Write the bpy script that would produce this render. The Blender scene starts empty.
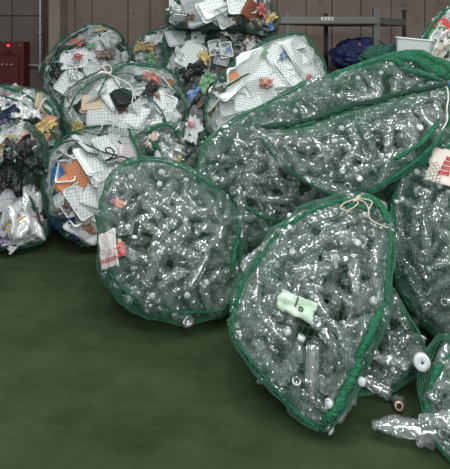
import bpy, bmesh, math, random
import numpy as np
from mathutils import Vector, Matrix, noise

random.seed(11)
C = bpy.context.scene.collection
F, H, YH, CX = 482.0, 1.5, 40.0, 225.0     # focal length in pixels, eye height, horizon row, centre column

# ------------------------------------------------------------------ camera, world, lights, exposure
cam_data = bpy.data.cameras.new('camera')
cam_data.sensor_fit = 'HORIZONTAL'
cam_data.sensor_width = 36.0
cam_data.lens = 36.0 * F / 450.0
cam_data.shift_y = -(234.5 - YH) / 450.0
cam_data.clip_start = 0.05
cam = bpy.data.objects.new('camera', cam_data)
cam.location = (0, 0, H)
cam.rotation_euler = (math.radians(90), 0, 0)
C.objects.link(cam)
bpy.context.scene.camera = cam

world = bpy.data.worlds.new('world')
bpy.context.scene.world = world
world.use_nodes = True
world.node_tree.nodes['Background'].inputs[0].default_value = (0.86, 0.93, 1.0, 1)
world.node_tree.nodes['Background'].inputs[1].default_value = 0.46


def area(name, loc, target, sx, sy, power, col=(1, 1, 1)):
    l = bpy.data.lights.new(name, 'AREA')
    l.shape = 'RECTANGLE'
    l.size, l.size_y, l.energy, l.color = sx, sy, power, col
    o = bpy.data.objects.new(name, l)
    o.location = loc
    o.rotation_euler = (Vector(target) - Vector(loc)).to_track_quat('-Z', 'Y').to_euler()
    C.objects.link(o)
    return o


area('daylight_from_doorway', (0.9, -2.2, 2.9), (0.2, 3.0, 0.5), 2.2, 1.2, 125, (0.95, 0.98, 1.0))
for lx in (-1.5, 0.1, 1.7):
    area('ceiling_tube', (lx, 1.7, 4.0), (lx, 1.85, 0), 0.10, 2.2, 50, (0.97, 1.0, 0.97))

sc = bpy.context.scene
sc.view_settings.view_transform = 'Standard'
sc.view_settings.look = 'None'
sc.view_settings.gamma = 1
sc.view_settings.exposure = 0.06
sc.view_settings.use_curve_mapping = False
sc.cycles.transparent_max_bounces = 20
sc.cycles.max_bounces = 8
sc.cycles.denoising_prefilter = 'ACCURATE'

# ------------------------------------------------------------------ materials


def mat(name, col=(0.8, 0.8, 0.8), rough=0.6, metal=0.0, vary=0.0, bump=0.0, bscale=30.0, mottle=0.0, mscale=6.0,
        col2=None, emit=None, spec=0.4, sub=0.0):
    m = bpy.data.materials.new(name)
    m.use_nodes = True
    nt = m.node_tree
    p = nt.nodes['Principled BSDF']
    p.inputs['Base Color'].default_value = (*col, 1)
    p.inputs['Roughness'].default_value = rough
    p.inputs['Metallic'].default_value = metal
    p.inputs['Specular IOR Level'].default_value = spec
    src = None
    tc = nt.nodes.new('ShaderNodeTexCoord')
    if mottle or col2:
        n = nt.nodes.new('ShaderNodeTexNoise')
        n.inputs['Scale'].default_value = mscale
        n.inputs['Detail'].default_value = 6
        n.inputs['Roughness'].default_value = 0.65
        nt.links.new(tc.outputs['Object'], n.inputs['Vector'])
        r = nt.nodes.new('ShaderNodeValToRGB')
        c2 = col2 or tuple(c * (1 - mottle) for c in col)
        r.color_ramp.elements[0].position = 0.32
        r.color_ramp.elements[1].position = 0.68
        r.color_ramp.elements[0].color = (*c2, 1)
        r.color_ramp.elements[1].color = (*col, 1)
        nt.links.new(n.outputs['Fac'], r.inputs['Fac'])
        src = r.outputs['Color']
    if vary:
        oi = nt.nodes.new('ShaderNodeObjectInfo')
        mr = nt.nodes.new('ShaderNodeMapRange')
        mr.inputs['To Min'].default_value = 1 - vary
        mr.inputs['To Max'].default_value = 1 + vary * 0.3
        nt.links.new(oi.outputs['Random'], mr.inputs['Value'])
        mx = nt.nodes.new('ShaderNodeMix')
        mx.data_type = 'RGBA'
        mx.blend_type = 'MULTIPLY'
        mx.inputs[0].default_value = 1
        if src:
            nt.links.new(src, mx.inputs[6])
        else:
            mx.inputs[6].default_value = (*col, 1)
        nt.links.new(mr.outputs['Result'], mx.inputs[7])
        src = mx.outputs[2]
    if src:
        nt.links.new(src, p.inputs['Base Color'])
    if bump:
        n2 = nt.nodes.new('ShaderNodeTexNoise')
        n2.inputs['Scale'].default_value = bscale
        n2.inputs['Detail'].default_value = 4
        nt.links.new(tc.outputs['Object'], n2.inputs['Vector'])
        b = nt.nodes.new('ShaderNodeBump')
        b.inputs['Strength'].default_value = bump
        b.inputs['Distance'].default_value = 0.02
        nt.links.new(n2.outputs['Fac'], b.inputs['Height'])
        nt.links.new(b.outputs['Normal'], p.inputs['Normal'])
    if emit:
        p.inputs['Emission Color'].default_value = (*emit[0], 1)
        p.inputs['Emission Strength'].default_value = emit[1]
    return m


def clear_mat(name, tint=(0.93, 0.96, 0.94), milky=0.14, rough=0.035, bump=0.16, bscale=60.0, gloss=0.11, milk=(0.85, 0.88, 0.86)):
    """thin clear plastic: see-through, glossy by Fresnel, a little scuffed"""
    m = bpy.data.materials.new(name)
    m.use_nodes = True
    nt = m.node_tree
    for n in list(nt.nodes):
        if n.type != 'OUTPUT_MATERIAL':
            nt.nodes.remove(n)
    out = nt.nodes['Material Output']
    tc = nt.nodes.new('ShaderNodeTexCoord')
    nz = nt.nodes.new('ShaderNodeTexNoise')
    nz.inputs['Scale'].default_value = bscale
    nz.inputs['Detail'].default_value = 3
    nt.links.new(tc.outputs['Object'], nz.inputs['Vector'])
    b = nt.nodes.new('ShaderNodeBump')
    b.inputs['Strength'].default_value = bump
    b.inputs['Distance'].default_value = 0.012
    nt.links.new(nz.outputs['Fac'], b.inputs['Height'])
    tr = nt.nodes.new('ShaderNodeBsdfTransparent')
    tr.inputs['Color'].default_value = (*tint, 1)
    gl = nt.nodes.new('ShaderNodeBsdfGlossy')
    gl.inputs['Roughness'].default_value = rough
    gl.inputs['Color'].default_value = (1, 1, 1, 1)
    nt.links.new(b.outputs['Normal'], gl.inputs['Normal'])
    di = nt.nodes.new('ShaderNodeBsdfDiffuse')
    di.inputs['Color'].default_value = (*milk, 1)
    fr = nt.nodes.new('ShaderNodeFresnel')
    fr.inputs['IOR'].default_value = 1.5
    nt.links.new(b.outputs['Normal'], fr.inputs['Normal'])
    ad = nt.nodes.new('ShaderNodeMath')
    ad.operation = 'ADD'
    ad.use_clamp = True
    ad.inputs[1].default_value = gloss
    nt.links.new(fr.outputs['Fac'], ad.inputs[0])
    m1 = nt.nodes.new('ShaderNodeMixShader')
    m1.inputs[0].default_value = milky
    nt.links.new(tr.outputs[0], m1.inputs[1])
    nt.links.new(di.outputs[0], m1.inputs[2])
    m2 = nt.nodes.new('ShaderNodeMixShader')
    nt.links.new(ad.outputs[0], m2.inputs[0])
    nt.links.new(m1.outputs[0], m2.inputs[1])
    nt.links.new(gl.outputs[0], m2.inputs[2])
    nt.links.new(m2.outputs[0], out.inputs['Surface'])
    return m


M = {}
M['pet'] = clear_mat('clear_bottle_plastic')
M['film'] = clear_mat('clear_film', milky=0.45, rough=0.18, bump=0.8, bscale=14, gloss=0.06)
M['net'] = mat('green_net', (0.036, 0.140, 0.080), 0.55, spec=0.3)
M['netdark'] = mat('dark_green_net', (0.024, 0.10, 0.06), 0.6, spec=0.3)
M['seam'] = mat('bunched_green_net', (0.013, 0.19, 0.085), 0.6, bump=1.0, bscale=90, mottle=0.6, mscale=60)
M['seamdark'] = mat('bunched_dark_net', (0.006, 0.075, 0.035), 0.6, bump=1.0, bscale=90, mottle=0.6, mscale=60)
M['cord_beige'] = mat('beige_cord', (0.62, 0.50, 0.38), 0.8, bump=0.5, bscale=200)
M['cord_white'] = mat('white_cord', (0.75, 0.72, 0.66), 0.8, bump=0.5, bscale=200)
M['cord_black'] = mat('black_cord', (0.012, 0.012, 0.014), 0.7)
M['cord_green'] = mat('dark_green_cord', (0.008, 0.05, 0.028), 0.7)
COL = {
    'white': (0.78, 0.80, 0.79), 'grey': (0.42, 0.44, 0.45), 'orange': (0.80, 0.30, 0.13), 'black': (0.012, 0.012, 0.014),
    'blue': (0.05, 0.22, 0.55), 'beige': (0.66, 0.50, 0.36), 'green': (0.06, 0.36, 0.07), 'yellow': (0.66, 0.44, 0.04),
    'red': (0.60, 0.04, 0.03), 'pink': (0.75, 0.30, 0.42), 'purple': (0.22, 0.06, 0.28), 'brown': (0.22, 0.07, 0.035),
    'navy': (0.02, 0.04, 0.15), 'cream': (0.74, 0.68, 0.55), 'pale blue': (0.35, 0.55, 0.72), 'pale pink': (0.74, 0.62, 0.66),
}
for k, c in COL.items():
    M['foam_' + k] = mat('plastic_' + k.replace(' ', '_'), c, 0.5, vary=0.25 if k != 'black' else 0, bump=0.15, bscale=40)
    M['wrap_' + k] = mat('wrapper_' + k.replace(' ', '_'), c, 0.28, vary=0.3, bump=0.7, bscale=35, mscale=24, col2=tuple(0.35 * x + (0.30 if k not in ('black', 'navy') else 0.004) for x in c))
for k in ('white', 'orange', 'blue', 'green'):
    M['cap_' + k] = mat('cap_' + k, tuple(x * 0.85 for x in COL[k]), 0.35)

# ------------------------------------------------------------------ object helpers


def link(name, me, parent=None):
    o = bpy.data.objects.new(name, me)
    C.objects.link(o)
    if parent is not None:
        o.parent = parent
    return o


def mesh_from(name, verts, faces, m, smooth=True):
    me = bpy.data.meshes.new(name)
    me.from_pydata([tuple(v) for v in verts], [], faces)
    for mm in (m if isinstance(m, (list, tuple)) else [m]):
        me.materials.append(mm)
    if smooth:
        me.polygons.foreach_set('use_smooth', [True] * len(me.polygons))
    me.update()
    return me


def bm_mesh(name, bm, m, smooth=False):
    me = bpy.data.meshes.new(name)
    bmesh.ops.recalc_face_normals(bm, faces=bm.faces)
    bm.to_mesh(me)
    bm.free()
    me.materials.append(m)
    if smooth:
        me.polygons.foreach_set('use_smooth', [True] * len(me.polygons))
    return me


def add_box(bm, cx, cy, cz, sx, sy, sz, bev=0.0, rot=None):
    r = bmesh.ops.create_cube(bm, size=1.0)
    vs = r['verts']
    bmesh.ops.scale(bm, vec=(sx, sy, sz), verts=vs)
    if rot is not None:
        bmesh.ops.rotate(bm, cent=(0, 0, 0), matrix=rot, verts=vs)
    bmesh.ops.translate(bm, vec=(cx, cy, cz), verts=vs)
    if bev:
        es = list({e for v in vs for e in v.link_edges})
        bmesh.ops.bevel(bm, geom=es, offset=bev, segments=2, affect='EDGES', profile=0.5)


def tag(o, label, cat, group=None, kind=None):
    if label:
        o['label'] = label
    if cat:
        o['category'] = cat
    if group:
        o['group'] = group
    if kind:
        o['kind'] = kind
    return o


def at(px, py, d):
    return Vector(((px - CX) * d / F, d, H - (py - YH) * d / F))


def project(p):
    return CX + p[0] * F / p[1], YH + (H - p[2]) * F / p[1]


def inside(px, py, poly):
    r = False
    n = len(poly)
    j = n - 1
    for i in range(n):
        xi, yi = poly[i]
        xj, yj = poly[j]
        if (yi > py) != (yj > py) and px < (xj - xi) * (py - yi) / (yj - yi) + xi:
            r = not r
        j = i
    return r


def tube_mesh(name, pts, rad, m, seg=8, lump=0.0, flat=1.0, taper=True, seed=0.0):
    """a cord or a bunched strip of netting along a polyline"""
    P = [Vector(p) for p in pts]
    dense = []
    for i in range(len(P) - 1):
        p0, p1, p2, p3 = P[max(i - 1, 0)], P[i], P[i + 1], P[min(i + 2, len(P) - 1)]
        k = max(2, int((p2 - p1).length / max(rad * 1.2, 0.006)))
        for j in range(k):
            t = j / k
            dense.append(0.5 * ((2 * p1) + (p2 - p0) * t + (2 * p0 - 5 * p1 + 4 * p2 - p3) * t * t + (3 * p1 - p0 - 3 * p2 + p3) * t ** 3))
    dense.append(P[-1])
    vs, fs = [], []
    n = len(dense)
    for i, p in enumerate(dense):
        tg = (dense[min(i + 1, n - 1)] - dense[max(i - 1, 0)]).normalized()
        view = (Vector((0, 0, H)) - p).normalized() if flat != 1.0 else Vector((0.13, -0.7, 0.7))
        side = tg.cross(view)
        side = side.normalized() if side.length > 1e-6 else Vector((1, 0, 0))
        up = side.cross(tg).normalized()
        e = min(1.0, min(i, n - 1 - i) / 3.0 * 0.7 + 0.3) if taper else 1.0
        for s in range(seg):
            a = 2 * math.pi * s / seg
            q = p * 40 + Vector((math.cos(a), math.sin(a), seed)) * 0.9
            r = rad * e * (1 + lump * noise.noise(q))
            vs.append(p + side * (math.cos(a) * r) + up * (math.sin(a) * r * flat))
    for i in range(n - 1):
        for s in range(seg):
            a, b = i * seg + s, i * seg + (s + 1) % seg
            fs.append((a, b, b + seg, a + seg))
    fs.append(tuple(range(seg))[::-1])
    fs.append(tuple((n - 1) * seg + s for s in range(seg)))
    return mesh_from(name, vs, fs, m)


# ------------------------------------------------------------------ the setting
WALL_Y = 6.2


def floor_material():
    m = mat('green_floor_paint', (0.047, 0.069, 0.031), 0.62, col2=(0.031, 0.048, 0.022), mscale=1.3, spec=0.06, bump=0.05, bscale=8)
    nt = m.node_tree
    p = nt.nodes['Principled BSDF']
    src = p.inputs['Base Color'].links[0].from_socket
    tc = nt.nodes.new('ShaderNodeTexCoord')
    mp = nt.nodes.new('ShaderNodeMapping')
    mp.inputs['Scale'].default_value = (1.3, 2.6, 1)
    mp.inputs['Rotation'].default_value = (0, 0, 0.5)
    nt.links.new(tc.outputs['Object'], mp.inputs['Vector'])
    n = nt.nodes.new('ShaderNodeTexNoise')
    n.inputs['Scale'].default_value = 1.4
    n.inputs['Detail'].default_value = 8
    n.inputs['Roughness'].default_value = 0.7
    nt.links.new(mp.outputs[0], n.inputs['Vector'])
    r = nt.nodes.new('ShaderNodeValToRGB')
    r.color_ramp.elements[0].position = 0.35
    r.color_ramp.elements[1].position = 0.62
    r.color_ramp.elements[0].color = (0.55, 0.55, 0.5, 1)
    r.color_ramp.elements[1].color = (1.08, 1.08, 1.08, 1)
    nt.links.new(n.outputs['Fac'], r.inputs['Fac'])
    mx = nt.nodes.new('ShaderNodeMix')
    mx.data_type = 'RGBA'
    mx.blend_type = 'MULTIPLY'
    mx.inputs[0].default_value = 0.8
    nt.links.new(src, mx.inputs[6])
    nt.links.new(r.outputs[0], mx.inputs[7])
    nt.links.new(mx.outputs[2], p.inputs['Base Color'])
    return m


bm = bmesh.new()
add_box(bm, 0, 2.4, -0.05, 13, 8.2, 0.1)
o = link('floor', bm_mesh('floor', bm, floor_material()))
tag(o, 'green painted concrete floor with scuffs', None, kind='structure')

wall_mat = mat('stained_concrete', (0.150, 0.122, 0.102), 0.85, col2=(0.095, 0.077, 0.064), mscale=1.6, bump=0.3, bscale=14, spec=0.2)
board_mat = mat('board_marked_concrete', (0.215, 0.168, 0.142), 0.85, col2=(0.150, 0.113, 0.095), mscale=2.2, bump=0.3, bscale=14, spec=0.2)
bm = bmesh.new()
add_box(bm, 0, WALL_Y + 0.1, 1.6, 13, 0.12, 3.2)
# cast panels on the left with open joints, narrow boards on the right


def wx(px):
    return (px - CX) * WALL_Y / F


def wz(py):
    return H - (py - YH) * WALL_Y / F


edges = [-340, -190, -100, -45, 12, 44]
for i in range(len(edges) - 1):
    x0, x1 = wx(edges[i]) + 0.006, wx(edges[i + 1]) - 0.006
    for z0, z1 in ((0.01, wz(16) - 0.006), (wz(16) + 0.006, 3.2)):
        add_box(bm, (x0 + x1) / 2, WALL_Y + 0.025, (z0 + z1) / 2, x1 - x0, 0.05, z1 - z0, 0.004)
o = link('wall_back', bm_mesh('wall_back', bm, wall_mat))
tag(o, 'brown grey concrete back wall with panel joints', None, kind='structure')
bm = bmesh.new()
edges = [67, 75, 92, 128, 150, 172, 205, 240, 277, 306, 332, 361, 391, 425, 455, 487, 520, 560, 610, 660]
for i in range(len(edges) - 1):
    x0, x1 = wx(edges[i]) + 0.005, wx(edges[i + 1]) - 0.005
    add_box(bm, (x0 + x1) / 2, WALL_Y + 0.025 - 0.004 * (i % 3), 1.6, x1 - x0, 0.05, 3.18, 0.004)
for hx, hy in ((405, 4), (320, 0), (296, 4), (133, 12), (148, 30), (156, 8), (80, 20), (350, -6), (440, 2)):
    q = bmesh.ops.create_cone(bm, cap_ends=True, segments=12, radius1=0.022, radius2=0.022, depth=0.03,
                              matrix=Matrix.Translation((wx(hx), WALL_Y - 0.008, wz(hy))) @ Matrix.Rotation(math.pi / 2, 4, 'X'))
o = link('wall_right', bm_mesh('wall_right', bm, board_mat))
tag(o, 'brown grey board marked concrete wall behind the steel rack', None, kind='structure')
bm = bmesh.new()
add_box(bm, (wx(56) + wx(67)) / 2, WALL_Y - 0.10, 1.6, wx(67) - wx(56), 0.34, 3.2, 0.01)
o = link('trim_1', bm_mesh('trim_1', bm, mat('pale_column_concrete', (0.24, 0.20, 0.165), 0.8, mottle=0.25, mscale=3, bump=0.2)))
tag(o, 'pale concrete column on the back wall', None, kind='structure')
bm = bmesh.new()
add_box(bm, at(171.5, 0, 5.6).x, 5.6, 1.3, 0.055, 0.05, 2.6, 0.005)
o = link('trim_2', bm_mesh('trim_2', bm, mat('white_post_paint', (0.8, 0.78, 0.74), 0.5)))
tag(o, 'white post standing behind the heap', None, kind='structure')

# conduit pipe on the wall
pipe = link('conduit_pipe', tube_mesh('conduit_pipe', [(wx(41.6), WALL_Y - 0.05, 3.1), (wx(41.6), WALL_Y - 0.05, wz(62)), (wx(40), WALL_Y - 0.05, wz(65)), (wx(30), WALL_Y - 0.05, wz(65))], 0.016,
            mat('galvanised_pipe', (0.36, 0.36, 0.37), 0.4, metal=0.5), seg=10, taper=False))
tag(pipe, 'thin grey conduit pipe running down the concrete wall beside the red cabinet', 'pipe')
for zz in (2.3, 1.6):
    bm = bmesh.new()
    add_box(bm, wx(41.6), WALL_Y - 0.03, zz, 0.06, 0.07, 0.02, 0.003)
    link('clamp', bm_mesh('clamp', bm, mat('clamp_steel', (0.3, 0.3, 0.3), 0.5, metal=0.6)), pipe)

# leaning brown board
bm = bmesh.new()
add_box(bm, 0, 0, 0.82, 0.17, 0.03, 1.66, 0.004)
o = link('wooden_board', bm_mesh('wooden_board', bm, mat('dark_brown_wood', (0.055, 0.024, 0.017), 0.7, mottle=0.5, mscale=8, bump=0.3)))
o.location = (wx(49.5) * 0.965, 5.86, 0.0)
o.rotation_euler = (math.radians(-4), math.radians(2.0), 0)
tag(o, 'dark brown wooden board leaning on the wall between pipe and column', 'board')

# red fire hose cabinet
red = mat('red_enamel', (0.085, 0.009, 0.008), 0.5, mottle=0.15, mscale=4)
hyd = tag(link('fire_hose_cabinet', None), 'dark red fire hose cabinet with a lit lamp on the wall', 'cabinet')
cy = WALL_Y - 0.13
x0, x1, z0, z1 = wx(-24), wx(31), wz(190), wz(41.5)
hyd.location = ((x0 + x1) / 2, cy, 0)


def hpart(name, bm, m):
    me = bm_mesh(name, bm, m)
    me.transform(Matrix.Translation(-hyd.location))
    return link(name, me, hyd)


bm = bmesh.new()
add_box(bm, (x0 + x1) / 2, cy, z1 / 2, x1 - x0, 0.2, z1, 0.012)
hpart('body', bm, red)
bm = bmesh.new()
add_box(bm, (x0 + x1) / 2 - 0.01, cy - 0.11, (wz(56) + 0.06) / 2, x1 - x0 - 0.10, 0.02, wz(56) - 0.06, 0.006)
door = hpart('door', bm, red)
bm = bmesh.new()
add_box(bm, (x0 + x1) / 2, cy - 0.105, (wz(43.5) + wz(54.5)) / 2, x1 - x0 - 0.06, 0.012, wz(43.5) - wz(54.5), 0.004)
hpart('panel', bm, red)
bm = bmesh.new()
bmesh.ops.create_uvsphere(bm, u_segments=16, v_segments=10, radius=0.017, matrix=Matrix.Translation((wx(17), cy - 0.12, wz(45.3))))
o = hpart('lamp', bm, mat('red_lamp_glow', (0.9, 0.05, 0.05), 0.3, emit=((1, 0.03, 0.05), 2.2)))
o['label'] = 'glowing red lamp'
for bx in (11.5, 16, 20.5):
    bm = bmesh.new()
    bmesh.ops.create_cone(bm, cap_ends=True, segments=14, radius1=0.013, radius2=0.011, depth=0.016,
                          matrix=Matrix.Translation((wx(bx), cy - 0.128, wz(63.5))) @ Matrix.Rotation(math.pi / 2, 4, 'X'))
    o = hpart('button', bm, mat('grey_button', (0.30, 0.24, 0.23), 0.4))
    o['label'] = 'small pale button'
for nm, bx, by, w, h, c in (('plate', 7, 57.5, 0.05, 0.045, (0.16, 0.19, 0.16)), ('plate', 17, 51.5, 0.04, 0.05, (0.03, 0.008, 0.008)), ('handle', -0.5, 68, 0.03, 0.09, (0.4, 0.4, 0.4)), ('plate', 29, 45.5, 0.03, 0.02, (0.25, 0.12, 0.11))):
    bm = bmesh.new()
    add_box(bm, wx(bx), cy - 0.127, wz(by), w, 0.014, h, 0.003)
    hpart(nm, bm, mat('cabinet_' + nm, c, 0.5))

# steel rack
steel = mat('grey_green_steel', (0.135, 0.14, 0.12), 0.5, metal=0.25, mottle=0.2, mscale=8)
dsteel = mat('dark_steel', (0.035, 0.034, 0.033), 0.5, metal=0.3)
RD = 5.0
rack = tag(link('steel_rack', None), 'grey green steel storage rack against the concrete wall', 'rack')
zt = at(0, 17, RD).z
zb = at(0, 24, RD).z
xa, xb = at(287, 0, RD).x, at(376, 0, RD).x
rack.location = ((xa + xb) / 2, RD, 0)


def rpart(name, bm, m):
    me = bm_mesh(name, bm, m)
    me.transform(Matrix.Translation(-rack.location))
    return link(name, me, rack)


dx, dy = at(405, 0, 5.65).x - xb, 0.65
for x, y, m, w, top in ((xa, RD, steel, 0.04, 14), (xb, RD, steel, 0.062, 9), (xa + dx, RD + dy, dsteel, 0.05, 13.5), (xb + dx, RD + dy, dsteel, 0.045, 10)):
    bm = bmesh.new()
    ztop = at(0, top, y).z
    add_box(bm, x - w / 2 + 0.004, y, ztop / 2, 0.008, 0.05, ztop)
    add_box(bm, x, y - 0.022 if m is steel else y + 0.022, ztop / 2, w, 0.008, ztop)
    add_box(bm, x, y, ztop - 0.004, w, 0.05, 0.006)
    rpart('post', bm, m)
bm = bmesh.new()
x2 = at(262, 0, RD).x
add_box(bm, (x2 + xb) / 2, RD - 0.04, (zt + zb) / 2, xb - x2, 0.03, zt - zb, 0.004)
rail = rpart('front_rail', bm, steel)
bm = bmesh.new()
mid = Vector((xb + dx / 2, RD + dy / 2, (zt + zb) / 2))
add_box(bm, mid.x, mid.y, mid.z, math.hypot(dx, dy), 0.03, zt - zb, 0.004, rot=Matrix.Rotation(math.atan2(dy, dx), 3, 'Z'))
rpart('side_rail', bm, steel)
for zz, nm in ((zb + 0.012, 'shelf'), (1.17, 'shelf'), (0.25, 'shelf')):
    vs = [(xa - 0.2 if zz > 1.5 else xa, RD - 0.03, zz), (xb, RD - 0.03, zz), (xb + dx, RD + dy, zz), (xa + dx, RD + dy, zz)]
    vs += [(a, b, c - 0.02) for a, b, c in vs]
    me = mesh_from(nm, vs, [(0, 1, 2, 3), (7, 6, 5, 4), (0, 4, 5, 1), (1, 5, 6, 2), (2, 6, 7, 3), (3, 7, 4, 0)], dsteel, False)
    me.transform(Matrix.Translation(-rack.location))
    link(nm, me, rack)
bm = bmesh.new()
add_box(bm, at(326, 0, RD).x, RD - 0.058, at(0, 19, RD).z, 0.125, 0.006, 0.036, 0.001)
pl = rpart('label_plate', bm, mat('plate_white', (0.62, 0.60, 0.56), 0.6))
for k in (-1, 0, 1):
    bm = bmesh.new()
    for a, b, w, h in ((-0.008, 0, 0.003, 0.02), (0.008, 0, 0.003, 0.02), (0, 0.009, 0.018, 0.003), (0, 0, 0.018, 0.003), (0, -0.009, 0.018, 0.003)):
        add_box(bm, at(326, 0, RD).x + k * 0.036 + a, RD - 0.0625, at(0, 19, RD).z + b, w, 0.003, h)
    me = bm_mesh('printed_mark', bm, M['cord_black'])
    me.transform(Matrix.Translation(-rack.location))
    link('printed_mark', me, pl)

# ------------------------------------------------------------------ bags: outlines in the photo, depth at their top and bottom
BAGS = {}


class Bag:
    def __init__(self, key, poly, dtop, dbot, T, lump=0.018, full=0.85, phase=0.0):
        self.key, self.poly, self.T, self.lump, self.full, self.phase = key, poly, T, lump, full, phase
        ys = [p[1] for p in poly]
        self.yt, self.yb = min(ys), max(ys)
        self.dt, self.db = dtop, dbot
        pts = []
        n = len(poly)
        for i in range(n):
            p0, p1, p2, p3 = (Vector((*poly[(i + k) % n], 0)) for k in (-1, 0, 1, 2))
            for j in range(8):
                t = j / 8
                q = 0.5 * ((2 * p1) + (p2 - p0) * t + (2 * p0 - 5 * p1 + 4 * p2 - p3) * t * t + (3 * p1 - p0 - 3 * p2 + p3) * t ** 3)
                pts.append(at(q.x, q.y, self.depth(q.y)))
        xs = [p.x for p in pts]
        zs = [p.z for p in pts]
        self.c = Vector(((min(xs) + max(xs)) / 2, 0, (min(zs) + max(zs)) / 2))
        A = np.array([[p.z, 1] for p in pts])
        self.k, self.y0 = np.linalg.lstsq(A, np.array([p.y for p in pts]), rcond=None)[0]
        self.c.y = self.k * self.c.z + self.y0
        th = np.array([math.atan2(p.z - self.c.z, p.x - self.c.x) for p in pts])
        rr = np.array([math.hypot(p.z - self.c.z, p.x - self.c.x) for p in pts])
        idx = np.argsort(th)
        th, rr = th[idx], rr[idx]
        self.th = np.linspace(-math.pi, math.pi, 361)
        R = np.interp(self.th, np.concatenate([th - 2 * math.pi, th, th + 2 * math.pi]), np.tile(rr, 3))
        ker = np.array([1, 2, 3, 2, 1]) / 9
        self.R = np.convolve(np.concatenate([R[-5:-1], R, R[1:5]]), ker, 'same')[4:-4]
        self.size = float(np.mean(R))
        self.root = None

    def depth(self, py):
        t = (py - self.yt) / max(1e-6, self.yb - self.yt)
        return self.dt + (self.db - self.dt) * t

    def rad(self, t):
        return np.interp(t, self.th, self.R)

    def surf(self, D, s=1.0):
        """points of the bag's skin for unit directions D (n,3): x right, y up, z towards the camera"""
        D = np.asarray(D, float).reshape(-1, 3)
        r = np.hypot(D[:, 0], D[:, 1])
        th = np.arctan2(D[:, 1], D[:, 0])
        R = self.rad(th) * r ** 0.92 * s
        x = self.c.x + R * np.cos(th)
        z = self.c.z + R * np.sin(th)
        y = self.k * z + self.y0 - self.T * s * np.sign(D[:, 2]) * np.abs(D[:, 2]) ** self.full
        P = np.stack([x, y, z], 1)
        if self.lump:
            for i in range(len(P)):
                q = Vector(P[i]) * 6.0 + Vector((self.phase, 0, 0))
                v = noise.noise(q) + 0.6 * noise.noise(q * 2.3) + 0.3 * noise.noise(q * 4.1)
                P[i] += D[i] * np.array([1, 1, 1]) [[0, 2, 1]] * 0
                n = np.array([D[i, 0], -D[i, 2], D[i, 1]])
                P[i] += n * v * self.lump
        P[:, 2] = np.maximum(P[:, 2], 0.012)
        return P

    def excess(self, p):
        """how far (m, about) a point lies outside the bag"""
        dx_, dz_ = p.x - self.c.x, p.z - self.c.z
        R = float(self.rad(math.atan2(dz_, dx_)))
        r = (math.hypot(dx_, dz_) / R) ** (1 / 0.92)
        e = (r - 0.97) * R
        c = math.sqrt(max(0.0, 1 - min(1, r) ** 2)) ** self.full * self.T
        return max(e, abs(p.y - (self.k * p.z + self.y0)) - c)

    def dir_at(self, px, py):
        y = self.c.y - self.T * 0.7
        D = (0, 0, 1)
        for _ in range(14):
            x, z = (px - CX) * y / F, H - (py - YH) * y / F
            dx_, dz_ = x - self.c.x, z - self.c.z
            th = math.atan2(dz_, dx_)
            r = min(0.985, (math.hypot(dx_, dz_) / float(self.rad(th))) ** (1 / 0.92))
            cz = math.sqrt(1 - r * r)
            D = (r * math.cos(th), r * math.sin(th), cz)
            y = 0.5 * y + 0.5 * (self.k * z + self.y0 - self.T * cz ** self.full)
        return D

    def front(self, px, py, out=0.0):
        D = self.dir_at(px, py)
        p = Vector(self.surf([D])[0])
        return p + self.normal(D) * out

    def normal(self, D):
        D = Vector(D)
        a = D.cross(Vector((0.31, 0.74, 0.6))).normalized()
        b = D.cross(a).normalized()
        e = 0.03
        l, self.lump = self.lump, 0
        P = [Vector(p) for p in self.surf([(D + a * e).normalized(), (D - a * e).normalized(), (D + b * e).normalized(), (D - b * e).normalized()])]
        self.lump = l
        n = (P[0] - P[1]).cross(P[2] - P[3])
        out = Vector((D.x, -D.z, D.y))
        if n.length < 1e-9:
            return out
        n.normalize()
        return n if n.dot(out) > 0 else -n


def def_bag(key, poly, dtop, dbot, T, **kw):
    BAGS[key] = Bag(key, poly, dtop, dbot, T, phase=len(BAGS) * 7.3, **kw)


# bottle bags
def_bag('round', [(120, 164), (150, 159), (180, 164), (200, 175), (222, 190), (240, 210), (247, 240), (246, 270), (239, 294), (222, 310), (195, 315), (170, 313), (140, 304), (119, 288), (105, 268), (99, 240), (100, 212), (105, 185)], 2.98, 2.63, 0.33)
def_bag('slumped', [(205, 141), (225, 123), (262, 104), (300, 85), (330, 73), (365, 63), (400, 51), (430, 56), (460, 75), (472, 140), (440, 200), (400, 250), (350, 285), (310, 297), (283, 285), (262, 253), (240, 241), (218, 225), (206, 205), (198, 180), (198, 160)], 3.25, 2.84, 0.30)
def_bag('leaf', [(256, 131), (300, 126), (350, 109), (400, 97), (445, 86), (457, 100), (452, 130), (430, 150), (405, 170), (380, 186), (355, 196), (330, 195), (300, 180), (276, 160)], 2.78, 2.52, 0.17, lump=0.012)
def_bag('tied', [(365, 195), (384, 204), (391, 240), (388, 280), (385, 305), (371, 335), (354, 375), (338, 408), (322, 428), (300, 415), (270, 386), (246, 357), (230, 331), (228, 311), (240, 281), (256, 256), (274, 233), (300, 213), (335, 199)], 2.36, 1.905, 0.25)
def_bag('tiedrear', [(384, 285), (410, 319), (424, 343), (418, 364), (400, 378), (392, 397), (370, 404), (347, 410), (326, 424), (322, 400), (340, 330)], 2.34, 2.06, 0.14, lump=0.012)
def_bag('card', [(398, 170), (425, 153), (450, 141), (480, 150), (512, 200), (515, 270), (490, 328), (455, 345), (440, 341), (420, 322), (404, 298), (393, 270), (388, 230), (390, 195)], 2.62, 2.40, 0.28)
def_bag('corner', [(436, 357), (455, 345), (490, 350), (520, 400), (520, 455), (480, 470), (450, 458), (430, 430), (422, 405), (424, 378)], 1.98, 1.74, 0.2)
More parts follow.
